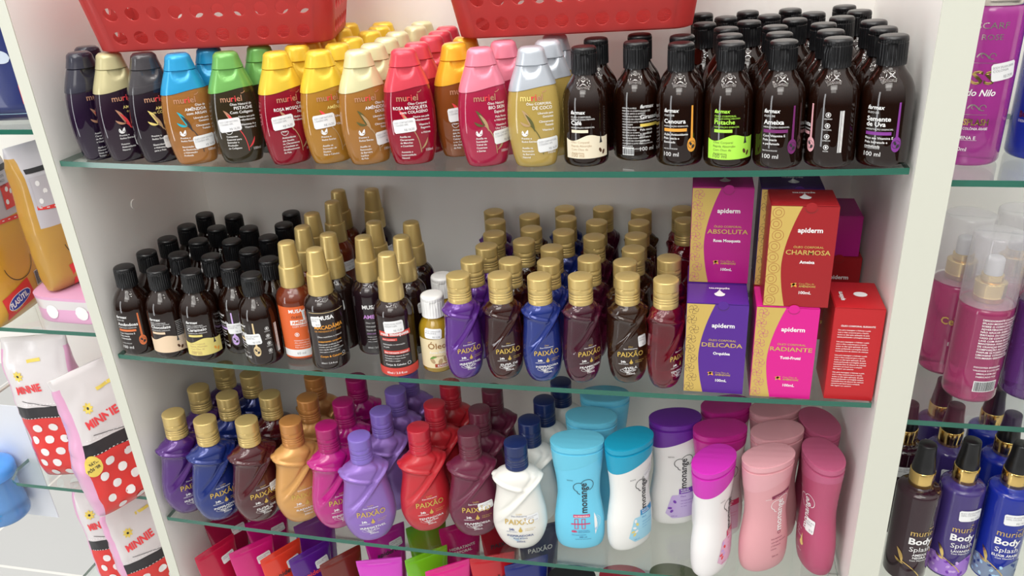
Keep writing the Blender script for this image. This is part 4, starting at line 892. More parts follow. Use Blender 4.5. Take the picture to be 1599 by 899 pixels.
# ---------------------------------------------------------------- labels for every bottle
ORD = ['', 'second', 'third', 'fourth', 'fifth', 'sixth']
CATB = {'M': 'bottle', 'F': 'bottle', 'f': 'bottle', 'S': 'spray bottle', 'O': 'bottle', 'P': 'bottle', 'Q': 'bottle', 'N': 'bottle'}
NAME = {'M': 'oval_oil_bottle', 'F': 'amber_oil_bottle', 'f': 'amber_oil_bottle', 'S': 'oil_spray_bottle', 'O': 'small_oil_flask', 'P': 'swirl_oil_bottle', 'Q': 'swirl_lotion_bottle', 'N': 'waisted_lotion_bottle'}
GROUP = {'M': 'oval oil bottles on the top shelf', 'F': 'brown oil bottles on the top shelf', 'f': 'brown oil bottles on the middle shelf', 'S': 'gold capped spray bottles', 'O': 'small white capped oil flasks', 'P': 'swirl oil bottles on the middle shelf', 'Q': 'swirl lotion bottles on the third shelf', 'N': 'waisted lotion bottles'}
LAB = {  # front label, short kind for those behind, head of the file
 (1, 'navy'): ('dark oval oil bottle with translucent black cap nearest the left panel, top shelf', 'dark oval bottle with black cap', 'the one by the left panel'),
 (1, 'beige'): ('dark oval oil bottle with beige cap in the front row of the top shelf', 'oval bottle with beige cap', 'the front beige-capped bottle'),
 (1, 'grey'): ('dark oval oil bottle with smoky grey cap between beige and blue capped bottles', '', ''),
 (1, 'blue'): ('amber oval oil bottle with sky blue cap in front of the red basket', 'blue-capped oval bottle under the basket', 'the front sky blue capped bottle'),
 (1, 'green'): ('dark oval oil bottle with green cap, sticker below its name, front row', 'green-capped oval bottle under the basket', 'the front green-capped bottle'),
 (1, 'greenback'): ('green-capped oval bottle set back between the front green and yellow caps', '', ''),
 (1, 'yellowred'): ('dark red oval oil bottle with yellow cap in the front row', 'yellow-capped oval bottle', 'the dark red yellow-capped bottle'),
 (1, 'yellowamber'): ('amber oval oil bottle with yellow cap and price sticker in the front row', 'yellow-capped oval bottle', 'the amber yellow-capped bottle'),
 (1, 'cream'): ('amber oval oil bottle with pale cream cap in the front row', 'cream-capped oval bottle', 'the front cream-capped bottle'),
 (1, 'red'): ('bright red oval oil bottle with coral red cap and tilted price sticker', 'red-capped oval bottle', 'the front coral red capped bottle'),
 (1, 'orange'): ('brown amber oval oil bottle with orange cap set slightly back', 'orange-capped oval bottle', 'the orange-capped bottle'),
 (1, 'pink'): ('pinkish red oval oil bottle with pink cap standing at the shelf edge', 'pink-capped oval bottle', 'the front pink-capped bottle'),
 (1, 'silver'): ('pale yellow oval oil bottle with silver cap beside the brown bottles', 'silver-capped oval bottle', 'the pale yellow silver-capped bottle'),
 (1, 'coffee'): ('brown bottle with cream wave label next to the silver-capped oval bottle', 'brown bottle with black cap', 'the cream wave label bottle, top shelf'),
 (1, 'sunflower'): ('brown bottle turned to show its back text and white barcode, top shelf', 'brown bottle with black cap', 'the bottle showing its barcode'),
 (1, 'carrot'): ('brown bottle with orange spoon and orange bar on its label, top shelf', 'brown bottle with black cap', 'the orange spoon bottle, top shelf'),
 (1, 'lime'): ('brown bottle with lime green wave label, front row of the top shelf', 'brown bottle with black cap', 'the lime green label bottle'),
 (1, 'plum'): ('brown bottle with dark plum spoon and bar on its label, top shelf', 'brown bottle with black cap', 'the dark plum spoon bottle'),
 (1, 'rose'): ('brown bottle with pink spoon and white round icons, top shelf', 'brown bottle with black cap', 'the pink spoon bottle'),
 (1, 'grape'): ('brown bottle with purple spoon nearest the right panel, top shelf', 'brown bottle with black cap', 'the purple spoon bottle, top shelf'),
 (2, 'copperspoon'): ('brown bottle with copper orange spoon nearest the left panel, middle shelf', 'black-capped brown bottle', 'the copper spoon bottle, middle shelf'),
 (2, 'chocolate'): ('brown bottle with peach wave label on the middle shelf', 'black-capped brown bottle', 'the peach wave label bottle, middle shelf'),
 (2, 'caramel'): ('brown bottle with dull yellow wave label on the middle shelf', 'black-capped brown bottle', 'the yellow wave label bottle, middle shelf'),
 (2, 'lilac'): ('brown bottle with lilac spoon half under its price sticker, middle shelf', 'black-capped brown bottle', 'the lilac spoon bottle, middle shelf'),
 (2, 'tan'): ('brown bottle with tan spoon below a price sticker, beside the orange spray', 'black-capped brown bottle', 'the tan spoon bottle, middle shelf'),
 (2, 'orange'): ('gold-capped spray bottle with orange label and white foot band', 'gold-capped spray bottle', 'the orange label spray bottle'),
 (2, 'macadamia'): ('black spray bottle with orange lettering and gold cap at the shelf edge', 'gold-capped spray bottle', 'the orange lettered black spray bottle'),
 (2, 'violet'): ('black spray bottle with violet lettering and gold cap', 'gold-capped spray bottle', 'the violet lettered spray bottle'),
 (2, 'rosehip'): ('black spray bottle with red bands and gold cap at the shelf edge', 'gold-capped spray bottle', 'the red banded spray bottle'),
 (2, 'almond'): ('small flask of golden oil with white cap and cream label', 'small white-capped oil flask', 'the front golden oil flask'),
 (2, 'p_violet'): ('purple swirl oil bottle with gold cap next to the small golden flask', 'gold-capped purple swirl bottle', 'the front purple oil bottle, middle shelf'),
 (2, 'p_mahogany'): ('dark red brown swirl oil bottle with gold cap beside the purple one', 'gold-capped mahogany swirl bottle', 'the front red brown oil bottle, middle shelf'),
 (2, 'p_blue'): ('deep blue swirl oil bottle with gold cap on the middle shelf', 'gold-capped blue swirl bottle', 'the front blue oil bottle, middle shelf'),
 (2, 'p_plum'): ('plum red swirl oil bottle with gold cap beside the blue one', 'gold-capped plum swirl bottle', 'the front plum oil bottle, middle shelf'),
 (2, 'p_brown'): ('brown swirl oil bottle with gold cap and sticker on its right shoulder', 'gold-capped brown swirl bottle', 'the front brown swirl bottle, middle shelf'),
 (2, 'p_ruby'): ('ruby red swirl oil bottle turned sideways beside the purple paper box', 'gold-capped ruby swirl bottle', 'the sideways ruby oil bottle, middle shelf'),
 (3, 'violet'): ('dark purple swirl lotion bottle with gold cap nearest the left panel, third shelf', 'gold-capped dark purple lotion bottle', 'the front dark purple lotion bottle'),
 (3, 'blue'): ('navy blue swirl lotion bottle with gold cap in the front row, third shelf', 'gold-capped navy blue lotion bottle', 'the front navy blue lotion bottle'),
 (3, 'mahogany'): ('dark red brown swirl lotion bottle with gold cap, front row, third shelf', 'gold-capped dark red lotion bottle', 'the front dark red brown lotion bottle'),
 (3, 'gold'): ('golden orange swirl lotion bottle with copper cap, front row, third shelf', 'copper-capped golden lotion bottle', 'the front golden lotion bottle'),
 (3, 'magenta'): ('magenta swirl lotion bottle with magenta cap, front row, third shelf', 'magenta lotion bottle', 'the front magenta lotion bottle'),
 (3, 'lilac'): ('lilac purple opaque swirl lotion bottle at the front edge, third shelf', 'lilac lotion bottle', 'the front lilac lotion bottle'),
 (3, 'red'): ('bright red swirl lotion bottle at the front edge, third shelf', 'red lotion bottle', 'the front bright red lotion bottle'),
 (3, 'plum'): ('dark plum swirl lotion bottle with price sticker, front row, third shelf', 'plum lotion bottle', 'the front plum lotion bottle'),
 (3, 'white'): ('white swirl lotion bottle with navy cap at the front edge, third shelf', 'white lotion bottle with navy cap', 'the front white lotion bottle'),
 (3, 'cyan'): ('light blue waisted lotion bottle with light blue disc cap, third shelf', 'light blue waisted lotion bottle', 'the front light blue lotion bottle'),
 (3, 'teal'): ('white lotion bottle with teal cap turned aside, beside the light blue one', '', ''),
 (3, 'lavender'): ('white lotion bottle with dark purple cap and lilac label, set back', '', ''),
 (3, 'magenta_n'): ('white lotion bottle with dark magenta cap behind the bright fuchsia capped one', 'dark magenta capped lotion bottle', 'the front dark magenta capped bottle'),
 (3, 'fuchsia'): ('white lotion bottle with bright fuchsia cap turned edge-on at the shelf front', '', ''),
 (3, 'rose'): ('dusty pink lotion bottle at the front edge beside the fuchsia capped bottle', 'dusty pink lotion bottle', 'the front dusty pink lotion bottle'),
 (3, 'wine'): ('dark rose lotion bottle with sticker nearest the right panel, third shelf', 'dark rose lotion bottle', 'the front dark rose lotion bottle'),
 (4, 'black'): ('black capped bottle barely showing below the lowest glass edge', '', ''),
 (4, 'crimson'): ('crimson capped bottle barely showing below the lowest glass edge', '', ''),
 (4, 'olive'): ('olive green capped bottle barely showing below the lowest glass edge', '', ''),
}
SHELFW = {1: 'top', 2: 'middle', 3: 'third', 4: 'bottom'}
for (s, t, key, j, x, y, z, yaw, tilt) in ROWS:
    lk = (s, 'p_' + key) if t == 'P' else ((s, 'magenta_n') if t == 'N' and key == 'magenta' else (s, key))
    fl_, kind, head = LAB[lk]
    lab = fl_ if j == 0 else '%s, %s in file after %s' % (kind, ORD[j], head)
    r_ = thing(NAME[t], lab, CATB[t], (x, y, z + .0003), GROUP[t])
    r_.rotation_euler = (Matrix.Rotation(tilt, 4, 'Y') @ Matrix.Rotation(R(yaw), 4, 'Z')).to_euler()
    build_bottle(r_, t, key, j == 0)

# ---------------------------------------------------------------- paper boxes
ink_boxgold = mat('ink_box_gold', (.62, .44, .12), .45, metal=.2); line_pink = mat('line_pink', (.55, .02, .25), .5); line_dark = mat('line_dark', (.12, .06, .05), .5); line_red = mat('line_red', (.35, .08, .03), .5)
BOXC = {'magenta': mat('carton_magenta', (.40, .010, .20), .36), 'purple': mat('carton_purple', (.085, .018, .26), .36), 'red': mat('carton_red', (.32, .012, .016), .36), 'pink': mat('carton_pink', (.66, .012, .26), .36), 'scarlet': mat('carton_scarlet', (.47, .015, .020), .36), 'indigo': mat('carton_indigo', (.05, .015, .13), .36)}
BH = .0955
def carton(label, x0, y0, z0, bw, bd, bh, colour, front=None, lines=line_dark, toptxt=True, yaw=0, back=False, upside=False):
    root = thing('oil_carton', label, 'box', (x0 + bw / 2, y0 + bd / 2, z0), 'paper cartons stacked on the middle shelf'); root.rotation_euler = (0, 0, R(yaw))
    m = MB(); m.box(-bw / 2, bw / 2, -bd / 2, bd / 2, 0, bh); body = m.build('carton_body', BOXC[colour], root, bevel=.0004)
    m = MB(); m.box(-bw / 2 + .0006, bw / 2 - .0006, -bd / 2 - .0002, bd / 2 - .001, bh - .0001, bh + .0007); m.build('tuck_flap', BOXC[colour], root, bevel=.0002)
    S_ = lambda u, v, o=0: Vector((u, -bd / 2 - .0001 - o, v)); T_ = lambda u, v, o=0: Vector((u, v, bh + .0007 + o))
    p = Print()
    if front:
        nm, fl2 = front
        for vv in (0,):
            p.strip(-bw / 2 + .0003, bw / 2, .0003, bh - .0005, BOXC[colour], 2, 2, layer=0)
        n = 20; V = []; F = []
        for i in range(n + 1):                                     # gold side field bounded by an S curve
            tt = i / n; v = .0004 + (bh - .0008) * tt; e_ = -bw / 2 + .0125 + .0085 * (abs(tt - .42) / .58) ** 1.7 * (1.55 if tt > .42 else 1.15)
            V += [(-bw / 2 + .0003, v), (e_, v)]
        for i in range(n): F.append([2 * i, 2 * i + 1, 2 * i + 3, 2 * i + 2])
        p.add(V, F, ink_boxgold, 1)
        rnd = random.Random(len(nm))
        for i in range(9):                                         # line-drawn blossoms on the gold field
            cu, cv = -bw / 2 + .0055 + rnd.uniform(-.001, .002), .006 + i * .0104; s_ = .0046
            if lines is line_red: p.ring(cu, cv, s_, s_ + .0003, lines); p.ring(cu, cv, s_ * .5, s_ * .5 + .0003, lines)
            else:
                for k in range(5):
                    a = k * 1.257 + i; b = a + 1.1
                    p.bez((cu, cv), (cu + s_ * 1.5 * math.cos(a), cv + s_ * 1.5 * math.sin(a)), (cu + s_ * math.cos(b), cv + s_ * math.sin(b)), .00016, lines, 6, 2)
        k = .006
        p.text('apiderm', k, .0715, .0062, ink_white, 'c', bold=.025, width=.0205)
        p.text('ÓLEO CORPORAL', k, .0570, .0027, ink_boxgold, 'c', bold=.01, width=.0250)
        p.text(nm, k, .0508, .0062, ink_boxgold, 'c', bold=.012, width=.0370); p.text(fl2, k, .0425, .0040, ink_white, 'c', bold=.03)
        leaf(p, k - .0120, .0225, k - .0065, .0195, .3, .0012, ink_orange, 2); leaf(p, k - .0110, .0190, k - .0065, .0235, .3, .0010, ink_boxgold, 2)
        p.text('Com Óleo de', k - .0048, .0222, .0023, ink_boxgold); p.text('AMÊNDOAS', k - .0048, .0196, .0026, ink_boxgold, bold=.02); p.text('100mL', k + .001, .0130, .0040, ink_white, 'c', bold=.02)
        p.oval(k - .001, bh - .0012, .0050, .0042, BOXC[colour], 0, 3); p.ring(k - .001, bh - .0012, .0050, .0052, line_dark, 190, 350, 16, 4)
    if back:
        p.text('ÓLEO CORPORAL ELEGANTE', 0, .0770, .0022, ink_white, 'c', bold=.02)
        for b0, L in ((.0730, 4), (.0610, 5), (.0470, 7), (.0290, 7)):
            p.lines(['Use para massagear e hidratar a pele', 'com o óleo corporal para o banho', 'todos os dias após aplicação da pele', 'macia perfumada e protegida sempre', 'mantenha fora do alcance de crianças', 'conserve em local seco e arejado', 'não ingerir uso externo'][:L], -.0165, b0, .00185, .0024, ink_white, bold=.01)
    p.build('front_print', S_, body)
    p = Print()
    if toptxt:
        a = 90 if back else 180
        if back: p.text('apiderm', -.0115, -.014, .0058, ink_white, 'l', bold=.03, rot=90, width=.018); p.oval(.004, .0, .0062, .0050, ink_white)
        else: p.text('apiderm', .002, .0115, .0056, ink_white, 'c', bold=.03, rot=180, width=.019); p.drop(.002, -.002, .0050, .0095, ink_white)
        p.build('lid_print', T_, body)
    return root
carton('purple paper box with gold side field standing at the front of the middle shelf', .6265, .0100, -.0034, .0555, .0425, BH, 'purple', ('DELICADA', 'Orquídea'), line_dark)
carton('bright pink paper box with gold side field directly under the dark red box', .6885, .0085, -.0032, .0545, .0425, BH, 'pink', ('RADIANTE', 'Tutti-Frutti'), line_pink)
carton('scarlet paper box turned to show its white back text, beside the right panel', .7555, .0095, -.0016, .0425, .0545, BH, 'scarlet', None, back=True)
carton('paper box hidden behind the purple box, carrying the magenta one', .6265, .0535, -.0034, .0555, .0425, BH, 'purple', None, toptxt=False)
carton('dark red paper box half hidden behind the bright pink box', .6885, .0520, -.0032, .0545, .0425, BH, 'red', ('CHARMOSA', 'Ameixa'), line_red, toptxt=False)
carton('magenta paper box with gold side field on the upper layer', .6275, .0545, -.0034 + BH + .0010, .0550, .0425, BH, 'magenta', ('ABSOLUTA', 'Rosa Mosqueta'), line_pink)
carton('dark red paper box with gold side field at the front of the upper layer', .6935, .0090, -.0032 + BH + .0010, .0555, .0425, BH, 'red', ('CHARMOSA', 'Ameixa'), line_red)
carton('dark indigo paper box behind the dark red box on the upper layer', .6885, .0525, -.0032 + BH + .0010, .0545, .0425, BH, 'indigo', ('DELICADA', 'Orquídea'), line_dark)
carton('dark red paper box standing behind the scarlet box', .7430, .1250, -.0017, .0545, .0425, BH, 'red', ('CHARMOSA', 'Ameixa'), line_red, toptxt=False)
b8 = carton('dark magenta paper box lying on the red box by the right panel', .7390, .1250, -.0017 + BH + .0010, .0545, .0545, .0425, 'magenta', None, toptxt=False)

# ---------------------------------------------------------------- squeeze tubes standing on their caps, flat crimp upward
TH = .1655
def tube_mesh(w):
    V = []; F = []; segs = 40
    zs = [.020, .0205, .0215, .024, .03, .045, .06, .08, .10, .12, .135, .147, .154, .158, .1583, .1655]
    for z in zs:
        t = max(0, min(1, (z - .024) / .134)); r0 = .0172 if z > .0213 else .0155
        rx = r0 + (w / 2 - r0) * t ** .9; ry = r0 * (1 - t) ** .8 * 1.0 + .0009 * t
        if z >= .158: ry = .0009 if z > .1582 else .0012
        for k in range(segs):
            a = 2 * math.pi * k / segs; V.append((rx * math.cos(a), ry * math.sin(a), z))
    for i in range(len(zs) - 1):
        for k in range(segs): F.append([i * segs + k, i * segs + (k + 1) % segs, (i + 1) * segs + (k + 1) % segs, (i + 1) * segs + k])
    F.append(list(range(segs))[::-1]); F.append([(len(zs) - 1) * segs + k for k in range(segs)])
    return mesh_from('squeeze_tube', V, F, None, True, 40)
TUBE = tube_mesh(.057)
TCAP = ring_mesh('tube_cap', Prof([(0, .0165), (.001, .0172), (.019, .0172), (.020, .0165)]), [0, .0004, .001, .01, .019, .0196, .020], 36)
def tube_surf(u, v, o=0):
    t = max(0, min(1, (v - .024) / .134)); rx = .0172 + (.0285 - .0172) * t ** .9; ry = .0172 * (1 - t) ** .8 + .0009 * t
    if v > .158: ry = .0012
    q = min(.97, abs(u / rx)); return Vector((u, -ry * math.sqrt(1 - q * q) - o - .0003, v))
for (lab, x, y, yaw, col, txt, tm, st) in TUBES:
    t = thing('squeeze_tube', lab, 'tube', (x, y, ZS[4] + .0003), 'squeeze tubes on the bottom shelf'); t.rotation_euler = (0, 0, R(yaw))
    mm = mat('tube_' + lab.split()[0] + '_' + lab.split()[1], col, .24, coat=.4); sub(t, 'tube_body', TUBE, mm); sub(t, 'cap', TCAP, mm)
    p = Print()
    if txt:
        for i, q in enumerate(txt): p.text(q, 0 if len(txt) == 1 else -.018, .128 - i * .0065, .0095 if len(txt) == 1 else .0058, tm, 'c' if len(txt) == 1 else 'l', bold=.02)
    p.strip(-.0265, .0265, .1612, .1616, mm, 4, 1)
    p.build('front_print', tube_surf, t)
    if st: sticker(tube_surf, t, .012, .140, .0185, .0120, 4, ('CREME CORPORAL', '200ML'), 'R$ 12,90')

# ---------------------------------------------------------------- red perforated baskets resting on the bottle caps
red_pl = mat('basket_red', (.43, .050, .048), .36, coat=.12)
def glow_through(m_, col, f):                                       # thin plastic lets some light through
    nt = m_.node_tree; b = nt.nodes['Principled BSDF']; o_ = nt.nodes['Material Output']; t_ = nt.nodes.new('ShaderNodeBsdfTranslucent'); t_.inputs[0].default_value = (*col, 1)
    x = nt.nodes.new('ShaderNodeMixShader'); x.inputs[0].default_value = f; nt.links.new(b.outputs[0], x.inputs[1]); nt.links.new(t_.outputs[0], x.inputs[2]); nt.links.new(x.outputs[0], o_.inputs[0])
glow_through(red_pl, (.95, .26, .24), .42)
def basket(label, loc, rot, L0, D0, Hh, flare, nx, ny, nr):
    root = thing('plastic_basket', label, 'basket', loc, 'red perforated baskets on the bottle caps'); root.rotation_euler = rot
    rc = .018; V = []; F = []
    sL, sD = L0 - 2 * rc, D0 - 2 * rc
    segs_ = [('f', sL, nx), ('c', 0, 6), ('s', sD, ny), ('c', 1, 6), ('b', sL, nx), ('c', 2, 6), ('t', sD, ny), ('c', 3, 6)]
    def pos(k, t, v):                                               # point on the wall: section k, fraction t, height v
        kind, ln, _ = segs_[k]; e = flare * v
        kx, ky = L0 / 2 - rc, D0 / 2 - rc
        if kind == 'c':
            a = -math.pi / 2 + ln * math.pi / 2 + t * math.pi / 2; cx = kx if ln in (0, 1) else -kx; cy = -ky if ln in (0, 3) else ky
            return Vector((cx + math.copysign(e, cx) + rc * math.cos(a), cy + math.copysign(e, cy) + rc * math.sin(a), v))
        if kind == 'f': return Vector((-kx - e + (2 * kx + 2 * e) * t, -D0 / 2 - e, v))
        if kind == 'b': return Vector((kx + e - (2 * kx + 2 * e) * t, D0 / 2 + e, v))
        if kind == 's': return Vector((L0 / 2 + e, -ky - e + (2 * ky + 2 * e) * t, v))
        return Vector((-L0 / 2 - e, ky + e - (2 * ky + 2 * e) * t, v))
    zb = .0022; rows = [(zb + i * (Hh - zb - .012) / nr, zb + (i + 1) * (Hh - zb - .012) / nr) for i in range(nr)]
    def vid(p): V.append(tuple(p)); return len(V) - 1
    for k, (kind, ln, n) in enumerate(segs_):
        for i in range(n):
            t0, t1 = i / n, (i + 1) / n
            for (v0, v1) in [(0.0015, zb)] + rows + [(Hh - .012, Hh)]:
                hole = kind != 'c' and (v0, v1) in rows
                if not hole:
                    F.append([vid(pos(k, t0, v0)), vid(pos(k, t1, v0)), vid(pos(k, t1, v1)), vid(pos(k, t0, v1))]); continue
                wd = (pos(k, t1, v0) - pos(k, t0, v0)).length; hd = v1 - v0; r_ = .0061
                inn = []; outr = []
                for q in range(16):
                    a = 2 * math.pi * q / 16; c, s_ = math.cos(a), math.sin(a)
                    inn.append(vid(pos(k, (t0 + t1) / 2 + (t1 - t0) * c * r_ / wd, (v0 + v1) / 2 + s_ * r_)))
                    m_ = max(abs(c), abs(s_)); outr.append(vid(pos(k, (t0 + t1) / 2 + (t1 - t0) * .5 * c / m_, (v0 + v1) / 2 + hd * .5 * s_ / m_)))
                for q in range(16): F.append([outr[q], outr[(q + 1) % 16], inn[(q + 1) % 16], inn[q]])
    # rolled rim
    bm = bmesh.new(); me = bpy.data.meshes.new('basket_wall'); me.from_pydata(V, [], F); bm.from_mesh(me); bmesh.ops.remove_doubles(bm, verts=bm.verts, dist=1e-5); bmesh.ops.recalc_face_normals(bm, faces=bm.faces); bm.to_mesh(me); bm.free()
    me.polygons.foreach_set('use_smooth', [True] * len(me.polygons)); me.set_sharp_from_angle(angle=R(50))
    o = link('basket_wall', me, red_pl, root); md = o.modifiers.new('thickness', 'SOLIDIFY'); md.thickness = .0018; md.offset = -1
    ev = o.evaluated_get(bpy.context.evaluated_depsgraph_get()); me2 = bpy.data.meshes.new_from_object(ev); o.modifiers.clear(); o.data = me2
    me2.polygons.foreach_set('use_smooth', [True] * len(me2.polygons)); me2.set_sharp_from_angle(angle=R(35))
    def ring(v, out, n=60):
        P = []
        for k, (kind, ln, _) in enumerate(segs_):
            for i in range(6): P.append(pos(k, i / 6, v) + Vector((0, 0, 0)))
        return P
    # floor plate with ribs
    P = ring(.0015, 0); V2 = [tuple(p) for p in P]; n = len(P); V2 += [(p.x * .97, p.y * .96, .0002) for p in P]; F2 = [[i, (i + 1) % n, n + (i + 1) % n, n + i] for i in range(n)] + [[n + i for i in range(n)]]
    o2 = link('basket_floor', mesh_from('basket_floor', V2, F2, None, False), red_pl, root); md = o2.modifiers.new('thickness', 'SOLIDIFY'); md.thickness = .0018; md.offset = 1
    m = MB()
    for i in range(11):
        yy = -D0 / 2 + .014 + i * (D0 - .028) / 10; m.box(-L0 / 2 + .012, L0 / 2 - .012, yy - .0012, yy + .0012, .0018, .0042)
    m.build('floor_rib', red_pl, root)
    P = ring(Hh, 0); m = MB(); m.tube([tuple(p) for p in P] + [tuple(P[0])], .0028, 8); m.build('rim', red_pl, root, True)
    return root
def dirv(a): return Vector((math.cos(a), math.sin(a), 0))
def basket_at(label, A, B, D0, *k):                                  # A, B: front bottom corners
    A, B = Vector(A), Vector(B); d = B - A; L0 = d.length + .002; yaw = math.atan2(d.y, d.x); tilt = -math.atan2(d.z, math.hypot(d.x, d.y))
    c = (A + B) / 2 + Vector((-math.sin(yaw), math.cos(yaw), 0)) * D0 / 2
    return basket(label, c, (Matrix.Rotation(yaw, 4, 'Z') @ Matrix.Rotation(tilt, 4, 'Y')).to_euler(), L0, D0, *k)
ZC = ZS[1] + .1036 + .0012
basket_at('red perforated basket above the dark and blue capped oval bottles', (.075, .011, ZC + sag(.075)), (.284, .072, ZC + sag(.29)), .135, .100, .16, 10, 6, 4)
basket_at('red perforated basket above the pink and silver capped bottles', (.411, .071, ZC + sag(.411)), (.621, .080, ZC + sag(.621) + .0015), .125, .100, .16, 10, 6, 4)

# ---------------------------------------------------------------- right cabinet: splash bottles and mists
magenta_l = liq('magenta_splash', (.56, .06, .42), .55, .08); blue_l = liq('blue_splash', (.015, .045, .50), .4, .08); pink_l = liq('pink_mist', (.62, .07, .24), .6, .06)
clear_pl = clear_mat('clear_plastic', (.93, .92, .94), 1.0, .08, .24, (.85, .84, .86))
G_P = Prof([(0, .0235), (.001, .0255), (.004, .0268), (.122, .0270), (.127, .0262), (.130, .0240)])
G_BODY = ring_mesh('tall_splash_body', G_P, [0, .0005, .001, .002, .004, .03, .06, .09, .122, .1245, .127, .1288, .130], 48)
G_RIM = ring_mesh('silver_rim', Prof([(.1290, .0262), (.1295, .0266), (.1345, .0266), (.135, .0262)]), [.129, .1295, .1345, .135], 48, sharp=50)
G_CAP = ring_mesh('tall_cap', Prof([(.135, .0255), (.1355, .0258), (.178, .0255), (.180, .0240)]), [.135, .1355, .15, .178, .1795, .180], 48, sharp=50)
silver = mat('silver_foil', (.72, .66, .60), .22, metal=.9)
def tall(label, x, y, yaw, lm, full):
    r_ = thing('body_splash_bottle', label, 'bottle', (x, y, ZR[1] + .0003)); r_.rotation_euler = (0, 0, R(yaw))
    sub(r_, 'body', G_BODY, lm); sub(r_, 'silver_rim', G_RIM, silver); sub(r_, 'overcap', G_CAP, clear_pl)
    p = Print(); S_ = G_P.surf; fo = bright_gold
    if full:
        p.text('MISS SCARF', 0, .1120, .0070, silver, 'c', width=.040); p.text('MUSK ROSE', 0, .1035, .0062, silver, 'c', width=.034)
        for sx in (-1, 1):
            for (v, s_) in ((.0910, 1), (.0500, 1)):
                p.ring(sx * .0120, v, .0020, .0026, silver, 0, 300); p.bez((sx * .0100, v - .002), (sx * .004, v + .006), (sx * .0010, v - .001), .0005, silver); p.ring(sx * .0055, v + .0005, .0014, .0019, silver, 0, 280)
        p.strip(-.016, .016, .0855, .0858, silver, 12, 1); p.text('KISS', 0, .0690, .0150, fo, 'c', bold=.02, width=.034); p.text('Brisa do Nilo', .0010, .0595, .0075, ink_white, 'c', bold=.02, shear=.25, width=.037)
        p.strip(-.016, .016, .0440, .0443, silver, 12, 1)
        p.text('BODY SPLASH', .0005, .0355, .0072, fo, 'c', bold=.03, width=.036); p.text('DESODORANTE COLÔNIA ÁRABE', .0005, .0315, .0030, ink_white, 'c', bold=.01, width=.036); p.text('VITAMINA E', 0, .0235, .0040, ink_white, 'c', bold=.01); p.strip(-.012, .012, .0226, .0228, ink_white, 8, 1); p.text('200ml', 0, .0135, .0046, ink_white, 'c', bold=.01)
        sticker(S_, r_, .0230, .0790, .0200, .0140, 8, ('BODY SPLASH 200ML', 'COLONIA'), 'R$ 29,90')
    else:
        p.text('BODY SPLASH', .0005, .0355, .0072, fo, 'c', bold=.03, width=.036); p.text('DESODORANTE COLÔNIA', .0005, .0315, .0030, ink_white, 'c', bold=.01, width=.036)
    p.build('front_print', S_, r_); return r_
tall('tall magenta splash bottle on the upper shelf of the right cabinet', .8558, .074, -26, magenta_l, True)
tall('tall deep blue splash bottle at the right end of the upper shelf', .9200, .088, -30, blue_l, False)
I_P = Prof([(0, .0205), (.001, .0222), (.004, .0234), (.092, .0236), (.096, .0230), (.0985, .0205), (.1000, .0150)])
I_BODY = ring_mesh('mist_bottle_body', I_P, [0, .0005, .001, .002, .004, .02, .05, .08, .092, .094, .096, .0973, .0985, .0994, .100], 44)
I_COL = ring_mesh('gold_neck', Prof([(.1005, .0132), (.101, .0136), (.1185, .0136), (.1190, .0130), (.1195, .0095), (.1255, .0095), (.126, .0080)]), [.1005, .101, .11, .1185, .119, .1195, .122, .1255, .126], 36, sharp=40)
I_NOZ = ring_mesh('spray_nozzle', Prof([(.126, .0078), (.140, .0076), (.1425, .0060), (.143, .0040)]), [.126, .133, .140, .1415, .1425, .143], 32, sharp=50)
I_CAPO = ring_mesh('clear_overcap', Prof([(.0985, .0232), (.099, .0237), (.1635, .0222), (.1655, .0212), (.1660, .0190)]), [.0985, .099, .12, .14, .1635, .1648, .1655, .166], 44, bottom=False)
frost = mat('frosted_nozzle', (.80, .80, .82), .3, trans=.3)
def mist(label, x, y, yaw, lm, front):
    r_ = thing('body_mist_bottle', label, 'bottle', (x, y, ZR[2] + .0003), 'clear capped mist bottles in the right cabinet'); r_.rotation_euler = (0, 0, R(yaw))
    sub(r_, 'body', I_BODY, lm); sub(r_, 'gold_neck', I_COL, bright_gold); sub(r_, 'nozzle', I_NOZ, frost); sub(r_, 'clear_overcap', I_CAPO, clear_pl)
    p = Print()
    if front == 1:
        p.text('Lin', .003, .0810, .0095, ink_boxgold, 'l', bold=.015); p.text('Cerejeira', .0180, .0580, .0110, ink_boxgold, 'r', bold=.02, width=.038); p.text('Body Splash', .0170, .0350, .0058, ink_white, 'r', bold=.01); p.text('Desodorante Colônia', .0170, .0300, .0026, ink_white, 'r'); p.text('200ml / 6.76 fl.oz', .0150, .0120, .0030, ink_white, 'r')
    if front == 2:
        L = ['DESODORANTE COLÔNIA BODY', 'SPLASH MODO DE USAR APLIQUE', 'SOBRE O CORPO APÓS O BANHO', 'ADVERTÊNCIAS USO EXTERNO', 'NÃO APLICAR SOBRE A PELE', 'IRRITADA OU LESIONADA EM', 'CASO DE CONTATO COM OLHOS', 'LAVE COM ÁGUA EM ABUNDÂNCIA', 'MANTENHA FORA DO ALCANCE', 'DE CRIANÇAS INFLAMÁVEL', 'COMPOSIÇÃO ALCOHOL AQUA', 'PARFUM GLYCERIN LINALOOL', 'LIMONENE CITRONELLOL', 'COUMARIN GERANIOL BENZYL']
        p.lines(L, -.013, .0880, .0026, .0030, ink_white, bold=.02); p.lines(['INDÚSTRIA BRASILEIRA', 'VALIDADE E LOTE VIDE', 'EMBALAGEM SAC', 'FABRICADO POR'], 0, .0390, .0024, .0034, ink_white, 'c', bold=.01); barcode(p, .001, .0140, .0200, .0100, ink_dark, paper)
    p.build('front_print', I_P.surf, r_)
mist('pink mist bottle in the right cabinet half hidden behind the white panel', .8870, .1180, 10, pink_l, 1)
